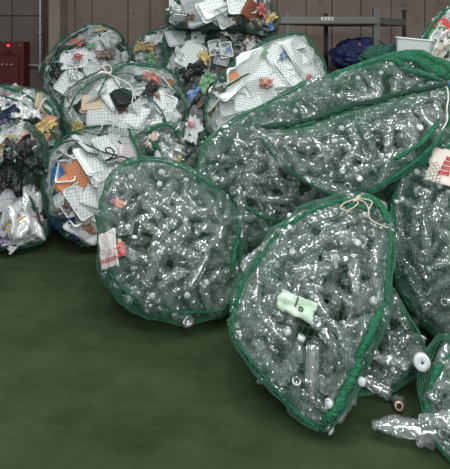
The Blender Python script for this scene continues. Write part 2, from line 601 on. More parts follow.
def_bag('hidden', [(140, 132), (170, 122), (195, 126), (212, 140), (222, 180), (215, 218), (175, 228), (140, 215), (128, 170)], 3.72, 3.85, 0.22)
# mixed plastic bags
def_bag('top', [(166, 14), (176, 1), (195, -14), (225, -24), (260, -15), (274, 5), (281, 20), (270, 36), (240, 33), (200, 31), (170, 28)], 4.45, 4.35, 0.30)
def_bag('dark', [(165, 30), (200, 28), (245, 33), (272, 42), (272, 80), (250, 140), (225, 175), (190, 185), (172, 150), (168, 105), (163, 70)], 4.42, 4.30, 0.26)
def_bag('foam', [(208, 135), (206, 106), (215, 81), (232, 63), (255, 46), (285, 34), (302, 34), (315, 50), (325, 68), (330, 100), (310, 150), (270, 185), (230, 175)], 3.85, 3.70, 0.27)
def_bag('ball', [(44, 70), (51, 53), (65, 38), (85, 27), (101, 24), (118, 31), (127, 45), (132, 62), (130, 92), (110, 118), (75, 120), (50, 104)], 4.85, 4.60, 0.36)
def_bag('small', [(132, 49), (141, 37), (155, 29), (168, 26), (178, 40), (178, 75), (160, 95), (140, 85)], 4.95, 4.85, 0.22)
def_bag('string', [(63, 101), (76, 83), (95, 73), (125, 63), (155, 65), (178, 79), (187, 100), (187, 120), (177, 138), (160, 150), (130, 156), (100, 153), (76, 141), (66, 125)], 4.15, 3.95, 0.33)
def_bag('orange', [(50, 155), (62, 139), (85, 128), (115, 123), (138, 131), (148, 150), (148, 185), (130, 215), (106, 237), (92, 244), (75, 237), (59, 223), (47, 200), (45, 175)], 3.82, 3.50, 0.30)
def_bag('wrapper', [(-45, 95), (0, 86), (30, 89), (50, 99), (61, 118), (63, 140), (55, 160), (30, 170), (-35, 165)], 4.05, 3.90, 0.28)
def_bag('black', [(-40, 131), (0, 124), (20, 122), (37, 131), (47, 150), (45, 172), (20, 186), (-40, 185)], 3.66, 3.58, 0.22)
def_bag('film', [(-55, 180), (0, 174), (20, 181), (39, 196), (49, 215), (49, 237), (25, 246), (-20, 245), (-62, 238)], 3.62, 3.50, 0.26)
def_bag('behind', [(418, 60), (424, 32), (440, 15), (456, 5), (490, 0), (505, 50), (500, 120), (460, 150), (430, 120)], 3.75, 3.65, 0.24)

LABEL = {
    'round': 'round green net bag stuffed with clear bottles, standing on the floor below the tray bags',
    'slumped': 'large slumped green net bag of bottles with its top bunched, behind the seamed bag',
    'leaf': 'flattened green net bag of bottles with a dark seam along its upper edge',
    'tied': 'big green net bag of bottles at the front with a beige cord bow',
    'card': 'tall green net bag of bottles with a pale card lettered in red',
    'corner': 'small green net bag of bottles in the lower right corner beside the loose bottle',
    'hidden': 'half hidden green net bag wedged behind the round bottle bag',
    'top': 'topmost net bag of trays at the upper edge of the heap',
    'dark': 'net bag of grey trays and wrappers directly below the topmost bag',
    'foam': 'net bag of flat white foam trays in front of the steel rack',
    'ball': 'ball shaped net bag of mixed plastic in front of the concrete column',
    'small': 'small net bag with a yellow sponge between two larger tray bags',
    'string': 'wide net bag of white trays gathered with a white string knot',
    'orange': 'net bag with orange and white trays beside the round bottle bag',
    'wrapper': 'net bag of coloured wrappers below the red cabinet',
    'black': 'net bag with black film and snack wrappers on the lowest left bag',
    'film': 'net bag of grey film on the floor at the left edge',
    'behind': 'net bag with a dark red carton at the right edge behind the bottle bags',
}
WHERE = {
    'round': 'in the round bottle bag', 'slumped': 'in the large slumped bottle bag', 'leaf': 'in the dark seamed bottle bag',
    'tied': 'in the bow tied bottle bag', 'card': 'in the bottle bag with the card',
    'corner': 'in the lower right corner bag', 'hidden': 'in the bag behind the round one',
    'top': 'in the topmost tray bag', 'dark': 'in the bag directly below the topmost bag', 'foam': 'in the white foam tray bag by the rack',
    'ball': 'in the ball shaped bag by the column', 'small': 'in the small bag with the yellow sponge', 'string': 'in the bag with the white string knot',
    'orange': 'in the bag beside the round bottle bag', 'wrapper': 'in the wrapper bag below the red cabinet',
    'black': 'in the left bag with black film', 'film': 'in the grey film bag on the floor', 'behind': 'in the bag with the dark red carton',
}
BOTTLE_BAGS = ('round', 'slumped', 'leaf', 'tied', 'tiedrear', 'card', 'corner', 'hidden')


def cube_sphere(n):
    t = np.tan(np.linspace(-math.pi / 4, math.pi / 4, n + 1))
    idx, verts, faces = {}, [], []

    def vid(p):
        key = tuple(np.round(p, 6))
        if key not in idx:
            idx[key] = len(verts)
            verts.append(np.array(p) / np.linalg.norm(p))
        return idx[key]
    for ax in range(3):
        for sg in (-1, 1):
            g = [[None] * (n + 1) for _ in range(n + 1)]
            for i in range(n + 1):
                for j in range(n + 1):
                    p = [0, 0, 0]
                    p[ax] = sg
                    p[(ax + 1) % 3] = t[i] * sg
                    p[(ax + 2) % 3] = t[j]
                    g[i][j] = vid(p)
            for i in range(n):
                for j in range(n):
                    faces.append((g[i][j], g[i + 1][j], g[i + 1][j + 1], g[i][j + 1]))
    return np.array(verts), faces


CS = {}


def rot_matrix(seed):
    r = random.Random(seed)
    return np.array(Matrix.Rotation(r.uniform(-0.22, 0.22), 3, 'Z') @ Matrix.Rotation(r.uniform(-0.35, 0.35), 3, 'X') @ Matrix.Rotation(r.uniform(-0.35, 0.35), 3, 'Y'))


def build_net(b, m, cell, strand, parent):
    n = max(16, int(round(b.size * 1.05 * 2 * math.pi / 4 / cell)))
    n = min(n, 64)
    if n not in CS:
        CS[n] = cube_sphere(n)
    V, Fc = CS[n]
    P = b.surf(V @ rot_matrix(b.key).T)
    me = mesh_from('net', P - np.array(parent.location), Fc, m, False)
    o = link('net', me, parent)
    w = o.modifiers.new('strands', 'WIREFRAME')
    w.thickness = strand
    w.use_even_offset = False
    w.use_relative_offset = False
    w.use_replace = True
    return o


def bag_root(key):
    b = BAGS[key]
    if key == 'tiedrear':
        return BAGS['tied'].root
    if b.root is None:
        P = b.surf(CS[16][0] if 16 in CS else cube_sphere(16)[0])
        r = link('net_bag', None)
        r.location = (b.c.x, b.c.y, float(P[:, 2].min()))
        tag(r, LABEL[key], 'bag', 'net bags of sorted plastic')
        b.root = r
    return b.root


CS[16] = cube_sphere(16)
for key in BAGS:
    root = bag_root(key)
    if key in BOTTLE_BAGS:
        build_net(BAGS[key], M['net'], 0.0150 if key == 'round' else 0.0225, 0.0019 if key == 'round' else 0.0030, root)
    else:
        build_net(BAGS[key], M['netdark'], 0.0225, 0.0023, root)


def bag_part(key, name, me, label=None):
    root = bag_root(key)
    me.transform(Matrix.Translation(-Vector(root.location)))
    o = link(name, me, root)
    if label:
        o['label'] = label
    return o


def seam(key, pxs, rad, m='seam', out=0.004, lump=0.9, flat=0.55, name='seam', label=None):
    b = BAGS[key]
    if key not in BOTTLE_BAGS:
        rad *= 0.6
    elif name == 'seam' and rad < 0.0165 and m == 'seam':
        rad *= 0.62
    pts = [b.front(x, y, out) for x, y in pxs]
    return bag_part(key, name, tube_mesh(name, pts, rad, M[m], seg=10, lump=lump, flat=flat, seed=len(pxs)), label)


def cord(key, pxs, rad, m, out=0.012, name='drawstring', label=None):
    b = BAGS[key]
    pts = [b.front(x, y, out) for x, y in pxs]
    return bag_part(key, name, tube_mesh(name, pts, rad, M[m], seg=8, lump=0.15, taper=False), label)


# seams, folds, drawstrings
seam('round', [(121, 165), (150, 160), (180, 165), (202, 177), (223, 192)], 0.010)
seam('round', [(243, 240), (240, 265), (236, 285), (222, 308), (196, 313), (165, 311)], 0.009)
seam('round', [(102, 240), (106, 265), (119, 286), (140, 302)], 0.007)
seam('round', [(238, 225), (236, 250), (231, 275)], 0.012, name='fold')
seam('slumped', [(199, 165), (199, 182), (207, 205), (219, 224), (240, 239), (262, 250), (285, 236), (300, 220)], 0.009)
seam('slumped', [(206, 142), (226, 124), (262, 105), (300, 87), (325, 77)], 0.008)
seam('slumped', [(246, 207), (262, 216), (285, 220), (305, 214)], 0.008, name='fold')
for k, (pts, rr) in enumerate([([(330, 74), (365, 64), (398, 53)], 0.016), ([(396, 52), (415, 54), (440, 62), (455, 74)], 0.030), ([(392, 58), (412, 62), (430, 70), (448, 80)], 0.024),
                               ([(400, 68), (420, 74), (442, 82)], 0.016), ([(375, 62), (392, 60), (405, 66)], 0.018), ([(410, 57), (432, 66), (450, 78)], 0.022)]):
    seam('slumped', pts, rr, name='fold')
seam('leaf', [(257, 131), (285, 130), (315, 122), (350, 111), (375, 106), (400, 99), (425, 94), (446, 89)], 0.015, 'seamdark', 0.03)
seam('leaf', [(258, 128), (290, 126), (330, 112), (380, 99)], 0.009)
seam('leaf', [(258, 134), (277, 160), (301, 179), (331, 194), (356, 195)], 0.007)
seam('leaf', [(446, 130), (430, 147), (406, 167), (381, 184), (366, 192)], 0.014)
seam('leaf', [(446, 90), (451, 108), (448, 128)], 0.012)
seam('leaf', [(440, 120), (420, 143), (395, 160)], 0.012, name='fold')
cord('leaf', [(446, 76), (444, 88), (447, 98), (444, 110), (446, 120), (441, 130)], 0.0035, 'cord_white', label='white drawstring hanging at the corner')
seam('tied', [(364, 196), (336, 200), (302, 214), (276, 233), (258, 256), (243, 281), (231, 308), (231, 329)], 0.014)
seam('tied', [(231, 329), (247, 355), (271, 384), (300, 412), (322, 427)], 0.009)
seam('tied', [(384, 302), (376, 318), (366, 337), (358, 358), (351, 376), (340, 396), (330, 412), (322, 428)], 0.017)
seam('tied', [(383, 306), (371, 334), (361, 352), (352, 372), (336, 404)], 0.012)
seam('tied', [(365, 196), (382, 205), (389, 240), (386, 280), (384, 302)], 0.009)
seam('tied', [(322, 425), (321, 431), (323, 437)], 0.012)
seam('tiedrear', [(386, 300), (409, 320), (422, 344), (416, 362), (399, 376)], 0.006)
seam('tiedrear', [(394, 392), (370, 402), (348, 408), (330, 420)], 0.007)
seam('tied', [(348, 208), (365, 199), (380, 208), (386, 225)], 0.017, name='fold')
seam('tied', [(340, 203), (355, 206), (372, 214)], 0.012, name='fold')
cord('tied', [(362, 196), (355, 202), (345, 206), (341, 211), (348, 213), (357, 208), (357, 202), (366, 203), (370, 207), (366, 214), (367, 218)], 0.0030, 'cord_beige', 0.02, label='beige cord tied in a bow')
cord('tied', [(357, 202), (363, 207), (366, 214), (368, 221), (376, 226), (385, 230)], 0.0030, 'cord_beige', 0.02, label='beige cord tied in a bow')
cord('tied', [(363, 194), (357, 202), (354, 205)], 0.006, 'cord_beige', 0.022, label='beige cord tied in a bow')
seam('card', [(400, 171), (391, 200), (389, 230), (394, 268), (405, 296), (421, 320), (440, 340), (455, 344)], 0.009)
seam('card', [(402, 172), (416, 166), (428, 157), (440, 149), (452, 143)], 0.022)
seam('card', [(395, 180), (412, 163), (432, 150)], 0.016)
seam('card', [(393, 185), (394, 210), (397, 240)], 0.014, name='fold')
seam('corner', [(452, 348), (437, 358), (426, 380), (424, 405), (432, 428), (450, 456)], 0.009)
seam('corner', [(445, 358), (433, 375), (428, 400)], 0.012, name='fold')
seam('hidden', [(146, 133), (165, 126), (180, 132), (195, 139), (210, 140)], 0.016)
seam('hidden', [(150, 140), (160, 150), (162, 160)], 0.016, name='fold')
seam('string', [(108, 75), (92, 82), (78, 95), (68, 112)], 0.010, name='fold')
seam('string', [(108, 75), (102, 88), (98, 96)], 0.008, name='fold')
seam('string', [(109, 75), (126, 66), (142, 66), (160, 70)], 0.016, name='fold')
seam('string', [(110, 76), (128, 74), (150, 82), (168, 88)], 0.008, name='fold')
seam('string', [(112, 76), (120, 88), (132, 96)], 0.006, name='fold')
seam('string', [(172, 84), (183, 100), (186, 118), (176, 136)], 0.012)
seam('string', [(70, 130), (84, 146), (110, 152), (140, 150)], 0.010)
cord('string', [(98, 66), (104, 70), (108, 74), (112, 71), (109, 66), (103, 67), (107, 73), (114, 78), (127, 84), (133, 92), (132, 104)], 0.0045, 'cord_white', 0.02, label='white string tied in a knot')
cord('string', [(140, 95), (155, 104), (165, 118), (166, 134), (162, 146)], 0.005, 'cord_green', label='dark green cord')
seam('string', [(98, 77), (103, 74), (108, 74), (112, 73)], 0.022, 'cord_white', 0.02, 0.8, 0.8, 'knot', 'white knotted film at the gathering')
seam('orange', [(139, 133), (147, 150), (146, 170), (138, 195), (126, 214), (108, 234)], 0.014)
seam('orange', [(128, 128), (134, 142), (138, 152), (139, 166)], 0.014, name='fold')
seam('orange', [(50, 156), (62, 140), (85, 129), (113, 124)], 0.008)
seam('orange', [(136, 166), (142, 178), (136, 192), (124, 205)], 0.012, name='fold')
cord('orange', [(62, 145), (75, 142), (90, 147), (104, 153), (118, 156)], 0.0055, 'cord_green', label='dark green cord')
cord('orange', [(117, 157), (108, 154), (106, 150), (110, 149), (114, 153), (112, 158), (106, 162), (118, 158), (124, 158), (136, 164)], 0.0055, 'cord_black', 0.02, label='black cord with a loop')
cord('film', [(3, 176), (18, 186), (30, 200), (36, 215), (41, 230), (47, 240)], 0.009, 'cord_green', label='dark green cord')
seam('film', [(10, 244), (30, 246), (46, 240), (49, 222)], 0.008)
for pts, rr in (([(2, 88), (20, 93), (38, 104), (52, 116)], 0.016), ([(-5, 95), (14, 100), (30, 108)], 0.012), ([(35, 92), (48, 104), (58, 120)], 0.016), ([(18, 90), (40, 94)], 0.012), ([(48, 128), (56, 140), (50, 155)], 0.014)):
    seam('wrapper', pts, rr, name='fold')
seam('black', [(30, 128), (42, 145), (44, 168)], 0.008)
seam('ball', [(49, 66), (58, 50), (72, 37), (90, 28)], 0.012, 'seamdark')
seam('ball', [(46, 78), (55, 60), (68, 48), (86, 40)], 0.010, name='fold')
seam('ball', [(103, 25), (119, 33), (127, 47), (131, 62)], 0.010, 'seamdark')
seam('top', [(168, 20), (176, 26), (200, 28), (225, 27), (248, 30)], 0.010, 'cord_green')
seam('top', [(167, 15), (177, 2), (190, -8)], 0.012)
seam('dark', [(166, 35), (166, 60), (170, 90)], 0.012)
seam('dark', [(205, 84), (220, 82), (238, 80), (252, 78)], 0.020, name='fold')
seam('foam', [(208, 122), (208, 105), (217, 81), (234, 64), (256, 47), (286, 35), (302, 35), (314, 50), (324, 66)], 0.009)
seam('foam', [(222, 92), (235, 82), (250, 74)], 0.012, name='fold')
seam('small', [(134, 50), (142, 38), (156, 30), (168, 27)], 0.012)
seam('behind', [(420, 52), (425, 33), (440, 16), (454, 6)], 0.018)
seam('behind', [(424, 44), (434, 40), (450, 42)], 0.018, name='fold')

# ------------------------------------------------------------------ bottles
SEG = 18


def bottle_mesh(name, R, L, ribs, crush, square, seed):
    prof = [(0.0, 0.012), (R * 0.45, 0.004), (R * 0.8, 0.0), (R * 0.97, 0.010)]
    z = 0.02
    body_end = L * 0.66
    n = 21
    for i in range(n + 1):
        t = i / n
        rr = R * (0.985 - (0.07 if ribs and i % 2 else 0.0))
        if not ribs and 0.45 < t < 0.55:
            rr = R * 0.93
        prof.append((rr, z + (body_end - z) * t))
    for t in (0.25, 0.5, 0.75, 1.0):
        prof.append((R * (1 - t) ** 0.6 * 0.98 + 0.0125 * (1 - (1 - t) ** 0.6), body_end + (L * 0.9 - body_end) * t))
    prof += [(0.0165, L * 0.905), (0.0165, L * 0.918), (0.0125, L * 0.922), (0.0125, L - 0.001), (0.0095, L), (0.0095, L * 0.93)]
    rnd = random.Random(seed)
    vs, fs = [], []
    ph = rnd.random() * 20
    ang = rnd.random() * 3.14
    for (r, zz) in prof:
        body = max(0.0, min(1.0, (L * 0.86 - zz) / (L * 0.12)))
        for s in range(SEG):
            a = 2 * math.pi * s / SEG
            rr = r
            if square and r > R * 0.6:
                rr = r * (1.0 - 0.10 * (0.5 + 0.5 * math.cos(4 * a)))
            x, y = rr * math.cos(a), rr * math.sin(a)
            q = Vector((math.cos(a) * 1.1, math.sin(a) * 1.1, zz * 26 + ph))
            dent = crush * body * (noise.noise(q) * 0.7 + noise.noise(q * 2.3) * 0.5) + 0.05 * body * noise.noise(q * 4.5)
            x *= 1 + dent
            y *= 1 + dent
            sq = 1 - crush * 0.55 * body * (0.5 + 0.5 * math.sin(zz * 30 + ph))
            ca, sa = math.cos(ang), math.sin(ang)
            u, v = x * ca + y * sa, -x * sa + y * ca
            u *= sq
            x, y = u * ca - v * sa, u * sa + v * ca
            x += crush * 0.018 * math.sin(zz * 16 + ph) * body
            vs.append((x, y, zz - L / 2))
    for i in range(len(prof) - 1):
        for s in range(SEG):
            a, b = i * SEG + s, i * SEG + (s + 1) % SEG
            fs.append((a, b, b + SEG, a + SEG))
    return mesh_from(name, vs, fs, M['pet'])


BOT = []       # (mesh, length)
for i, (R, L, ribs, cr, sq) in enumerate([(0.033, 0.205, True, 0.25, False), (0.033, 0.212, False, 0.5, False), (0.031, 0.20, True, 0.7, True), (0.034, 0.195, False, 0.85, False),
                                          (0.033, 0.215, True, 0.12, True), (0.032, 0.165, False, 0.45, True), (0.036, 0.22, True, 0.6, False)]):
    R, L = R * 0.9, L * 0.9
    BOT.append((bottle_mesh('plastic_bottle', R, L, ribs, cr, sq, 40 + i), L))


def lathe(name, prof, m, seg=16):
    vs, fs = [], []
    for r, z in prof:
        for s in range(seg):
            a = 2 * math.pi * s / seg
            vs.append((r * math.cos(a), r * math.sin(a), z))
    for i in range(len(prof) - 1):
        for s in range(seg):
            a, b = i * seg + s, i * seg + (s + 1) % seg
            fs.append((a, b, b + seg, a + seg))
    return mesh_from(name, vs, fs, m)


CAPS = {c: lathe('cap', [(0.0005, -0.001), (0.0145, -0.001), (0.0158, 0.001), (0.0158, 0.013), (0.0145, 0.0155), (0.0005, 0.016)], M['cap_' + c]) for c in ('white', 'orange', 'blue', 'green')}
RING = lathe('neck_ring', [(0.0128, -0.003), (0.0162, -0.003), (0.0168, 0.0), (0.0162, 0.003), (0.0128, 0.003), (0.0128, -0.003)], M['cap_white'])
SLEEVE = {c: lathe('label_sleeve', [(0.0300, -0.022), (0.0318, -0.021), (0.0315, 0.0), (0.0318, 0.021), (0.0300, 0.022)], M['wrap_' + c]) for c in ('green', 'orange', 'blue', 'yellow', 'white')}


def orient(axis, pos, spin):
    q = Vector(axis).to_track_quat('Z', 'Y')
    return Matrix.Translation(pos) @ q.to_matrix().to_4x4() @ Matrix.Rotation(spin, 4, 'Z')


def copy_of(me, name, parent, mtx):
    o = link(name, me, parent)
    o.matrix_local = mtx
    return o


def make_bottle(mtx, kind, cap, sleeve, label, group):
    me, L = BOT[kind]
    o = link('plastic_bottle', me)
    o.matrix_world = mtx
    tag(o, label, 'bottle', group)
    if cap == 'ring':
        copy_of(RING, 'neck_ring', o, Matrix.Translation((0, 0, L * 0.945 - L / 2)))['label'] = 'white neck ring'
    elif cap:
        copy_of(CAPS[cap], 'cap', o, Matrix.Translation((0, 0, L - 0.014 - L / 2)))['label'] = cap + ' cap'
    if sleeve:
        copy_of(SLEEVE[sleeve], 'label_sleeve', o, Matrix.Translation((0, 0, -0.01)))['label'] = sleeve + ' printed label'
    return o


ORDER = sorted(BAGS, key=lambda k: BAGS[k].c.y)


def hidden_px(key, px, py, grow=0.0):
    if px < -6 or px > 456 or py < -6 or py > 474:
        return True
    for k in ORDER:
        if k == key:
            return False
        if (key, k) in (('tied', 'tiedrear'), ('tiedrear', 'tied')) and key == 'tied':
            continue
        if BAGS[k].c.y < BAGS[key].c.y and inside(px, py, BAGS[k].poly):
            return True
    return False


def fib(n):
    i = np.arange(n) + 0.5
    ph = np.arccos(1 - 2 * i / n)
    th = math.pi * (1 + 5 ** 0.5) * i
    return np.stack([np.cos(th) * np.sin(ph), np.sin(th) * np.sin(ph), np.cos(ph)], 1)


rest_v, rest_f, rest_n = [], [], 0


def rest_bottle(mtx, kind):
    global rest_n
    me = BOT[kind][0]
    n = len(me.vertices)
    co = np.empty(n * 3)
    me.vertices.foreach_get('co', co)
    co = co.reshape(-1, 3) @ np.array(mtx.to_3x3()).T + np.array(mtx.translation)
    co[:, 2] = np.maximum(co[:, 2], 0.006)
    rest_v.append(co)
    rest_f.extend([tuple(v + rest_n for v in p.vertices) for p in me.polygons])
    rest_n += n


bottle_count = 0
MAXB = {'round': 62, 'slumped': 62, 'leaf': 44, 'tied': 66, 'tiedrear': 14, 'card': 30, 'corner': 10, 'hidden': 9}
CAPW = {'round': (3, 3, 1, 1)}


def fill_bottles(key):
    global bottle_count
    b = BAGS[key]
    where_key = 'tied' if key == 'tiedrear' else key
    rnd = random.Random('fill' + key)
    made, placed = 0, []
    cand = list(fib(1300))
    rnd.shuffle(cand)
    per = 2 * math.pi * b.size
    nr = int(per / 0.15)
    for i in range(nr):
        a = 2 * math.pi * (i + rnd.uniform(-0.15, 0.15)) / nr
        z_ = rnd.uniform(-0.1, 0.25)
        r_ = math.sqrt(1 - z_ * z_)
        D = Vector((math.cos(a) * r_, math.sin(a) * r_, z_))
        q0, q1, q2 = (Vector(v) for v in b.surf([(math.cos(a + e) * r_, math.sin(a + e) * r_, z_) for e in (-0.12, 0, 0.12)]))
        n = b.normal(D)
        p = (q0 + q1 * 2 + q2) / 4 - n * 0.024
        p.z = max(p.z, 0.04)
        px, py = project(p)
        hid = hidden_px(key, px, py)
        if hid and (px < -20 or px > 480):
            continue
        placed.append(p)
        axis = ((q2 - q0).normalized() + n * rnd.uniform(-0.15, 0.05)).normalized() * rnd.choice((1, -1))
        m4 = orient(axis, p, rnd.uniform(0, 6.28))
        kind = rnd.choice((2, 3, 5, 5, 6))
        if not hid and made < MAXB[key]:
            cap = rnd.choice(('white', 'ring', None))
            what = {'white': 'with a white cap', 'ring': 'with a white neck ring', None: 'without a cap'}[cap]
            make_bottle(m4, kind, cap, None, 'clear bottle %s %s' % (what, WHERE[where_key]), 'clear bottles %s %s' % (what, WHERE[where_key]))
            made += 1
        else:
            rest_bottle(m4, kind)
    for layer, (inset, gap) in enumerate(((0.034, 0.066), (0.085, 0.078), (0.15, 0.09))):
        here = list(placed) if layer == 0 else []
        for D in cand:
            D = Vector(D)
            if D.z < (-0.25 if layer else -0.12):
                continue
            n = b.normal(D)
            p = Vector(b.surf([D])[0]) - n * (inset + rnd.uniform(0, 0.02))
            if min(b.T * 1.2, b.size) < inset * 1.2 and layer:
                continue
            px, py = project(p)
            hid = hidden_px(key, px, py)
            if any((p - q).length < gap for q in here):
                continue
            if hid and (layer or px < -20 or px > 480):
                continue
            here.append(p)
            t = n.orthogonal().normalized()
            t = (Matrix.Rotation(rnd.uniform(0, 6.283), 3, n) @ t)
            end_on = rnd.random() < 0.38
            axis = (t + n * (rnd.uniform(-0.2, 0.25) if not end_on else rnd.choice((2.2, 2.2, 2.2, -2.5)))).normalized()
            kind = rnd.randrange(len(BOT))
            if end_on:
                p = p - n * 0.055
            if p.z < 0.045:
                p.z = 0.045
                axis.z *= 0.1
                axis.normalize()
            best, best_a = 9, axis
            for _ in range(10):
                e = max(b.excess(p + axis * 0.085), b.excess(p - axis * 0.085))
                if e < best:
                    best, best_a = e, axis.copy()
                if e < 0.012:
                    break
                t = Matrix.Rotation(rnd.uniform(0, 6.283), 3, n) @ t
                axis = (t + n * rnd.uniform(-0.4, 0.2)).normalized()
            axis = best_a
            if best > 0.035:
                p = p - n * 0.03
            if best > 0.075:
                continue
            m4 = orient(axis, p, rnd.uniform(0, 6.28))
            if layer == 0 and not hid and made < MAXB[key]:
                r = rnd.random()
                cap = 'white' if r < 0.44 else 'ring' if r < 0.78 else 'orange' if r < 0.80 else 'blue' if r < 0.82 else None
                sl = rnd.choice(('green', 'orange', 'blue', 'yellow', 'white')) if rnd.random() < 0.0 else None
                what = {'white': 'with a white cap', 'ring': 'with a white neck ring', 'orange': 'with an orange cap', 'blue': 'with a blue cap', None: 'without a cap'}[cap]
                if sl:
                    what += ' and %s label' % sl
                make_bottle(m4, kind, cap, sl, 'clear bottle %s %s' % (what, WHERE[where_key]), 'clear bottles %s %s' % (what, WHERE[where_key]))
                made += 1
                bottle_count += 1
            else:
                rest_bottle(m4, kind)


for k in BOTTLE_BAGS:
    fill_bottles(k)
me = bpy.data.meshes.new('packed_bottles')
me.from_pydata([tuple(v) for v in np.concatenate(rest_v)], [], rest_f)
me.materials.append(M['pet'])
me.polygons.foreach_set('use_smooth', [True] * len(me.polygons))
o = link('packed_bottle_filling', me)
tag(o, 'mass of crushed clear bottles packed deep inside the green net bags', 'bottles', kind='stuff')
print('bottles', bottle_count, 'rest', len(rest_v))

# loose bottles on the floor
def_L = 0.215


def floor_bottle(px, py, yaw, kind, cap, label, scale=1.0, pitch=0.0, z=None):
    d = F * (H - 0.034 * scale) / (py - YH)
    p = at(px, py, d)
    m4 = Matrix.Translation((p.x, p.y, z if z else 0.037 * scale)) @ Matrix.Rotation(yaw, 4, 'Z') @ Matrix.Rotation(math.radians(90) - pitch, 4, 'Y') @ Matrix.Scale(scale, 4)
    return make_bottle(m4, kind, cap, None, label, None)


floor_bottle(404, 430, math.radians(169), 0, None, 'uncapped clear crushed bottle lying on the green floor by the corner bag', 1.25)
p = at(399, 407, 1.93)
o = make_bottle(orient((-0.10, -0.80, 0.42), p + Vector((0.012, 0.085, -0.042)), 0.5), 6, 'ring', None, 'clear bottle with a peach neck ring leaning behind the loose crushed bottle', None)
for ch in o.children:
    ch.data = ch.data.copy()
    ch.data.materials[0] = mat('ring_peach', (0.75, 0.45, 0.28), 0.4)
    ch['label'] = 'peach coloured neck ring'
floor_bottle(436, 436, math.radians(205), 2, None, 'flattened clear bottle poking out beside the corner bag', 1.0)
# bottle lying with its wide white lid to the camera
pos = at(421, 360, 1.97)
wide = link('lidded_jar', lathe('lidded_jar', [(0.0005, 0), (0.038, 0), (0.042, 0.006), (0.042, 0.11), (0.036, 0.13), (0.034, 0.14)], M['pet'], 20))
wide.matrix_world = orient((-0.12, -1, 0.25), pos + Vector((0.013, 0.10, -0.03)), 0) @ Matrix.Scale(0.82, 4)
tag(wide, 'clear jar with a white lid lying in the dark gap above the loose bottles', 'jar')
copy_of(lathe('lid', [(0.0005, 0.0225), (0.006, 0.0225), (0.007, 0.024), (0.036, 0.024), (0.040, 0.021), (0.0405, 0.0), (0.035, -0.002)], M['cap_white'], 24), 'lid', wide, Matrix.Translation((0, 0, 0.125)))['label'] = 'white lid'
copy_of(lathe('lid_hole', [(0.0005, 0.002), (0.006, 0.002), (0.0065, 0)], M['foam_navy'], 12), 'lid_mark', wide, Matrix.Translation((0, 0, 0.1485)))['label'] = 'dark mark in the middle of the lid'

# ------------------------------------------------------------------ trays, lids, cups, wrappers


def tray_bm(w, l, h, flare=0.82, wall=0.0035, rib=0):
    """an open tray: flared walls, flat rim, floor with ribs"""
    bm = bmesh.new()

    def ring(sx, sy, z, cr):
        pts = []
        for cx_, cy_, a0 in ((1, 1, 0), (-1, 1, 90), (-1, -1, 180), (1, -1, 270)):
            for k in range(4):
                a = math.radians(a0 + k * 30)
                pts.append(bm.verts.new((cx_ * (sx / 2 - cr) + cr * math.cos(a), cy_ * (sy / 2 - cr) + cr * math.sin(a), z)))
        return pts
    c = min(w, l) * 0.14
    rings = [ring(w * flare - 0.01, l * flare - 0.01, 0, c), ring(w * flare, l * flare, 0.002, c), ring(w - 0.012, l - 0.012, h, c), ring(w, l, h, c), ring(w, l, h + wall, c),
             ring(w - 0.016, l - 0.016, h + wall, c), ring(w * flare - 0.006, l * flare - 0.006, 0.006, c), ring(w * flare * 0.8, l * flare * 0.8, 0.005, c)]
    for a, b in zip(rings, rings[1:]):
        for i in range(16):
            bm.faces.new((a[i], a[(i + 1) % 16], b[(i + 1) % 16], b[i]))
    bm.faces.new(rings[0][::-1])
    bm.faces.new(rings[-1])
    for k in range(rib):
        y = (k + 0.5) / rib - 0.5
        add_box(bm, 0, y * l * flare * 0.75, 0.0065, w * flare * 0.7, l * flare * 0.05, 0.006)
    return bm


def crumple(w, l, seed, n=13, amp=0.35, thick=0.0012, ragged=0.16):
    """crumpled sheet of film or a torn wrapper with real thickness"""
    vs, fs = [], []
    r = random.Random(seed)
    ph = r.random() * 50
    for sgn in (1, -1):
        for i in range(n + 1):
            for j in range(n + 1):
                u, v = i / n - 0.5, j / n - 0.5
                e = 1 + ragged * noise.noise(Vector((u * 5 + ph, v * 5, 1.0)))
                q = Vector((u * 3.1 + ph, v * 3.1, ph))
                z = amp * min(w, l) * (noise.noise(q) + 0.5 * noise.noise(q * 2.2) + 0.25 * noise.noise(q * 4.5))
                vs.append((u * w * e, v * l * e, z + sgn * thick))
    N = (n + 1) ** 2
    for i in range(n):
        for j in range(n):
            a = i * (n + 1) + j
            fs.append((a, a + n + 1, a + n + 2, a + 1))
            fs.append((N + a + 1, N + a + n + 2, N + a + n + 1, N + a))
    edge = [i * (n + 1) for i in range(n + 1)] + [n * (n + 1) + j for j in range(1, n + 1)] + [i * (n + 1) + n for i in range(n - 1, -1, -1)] + [j for j in range(n - 1, 0, -1)]
    for a, b in zip(edge, edge[1:] + edge[:1]):
        fs.append((b, a, N + a, N + b))
    return vs, fs


_tm = {}


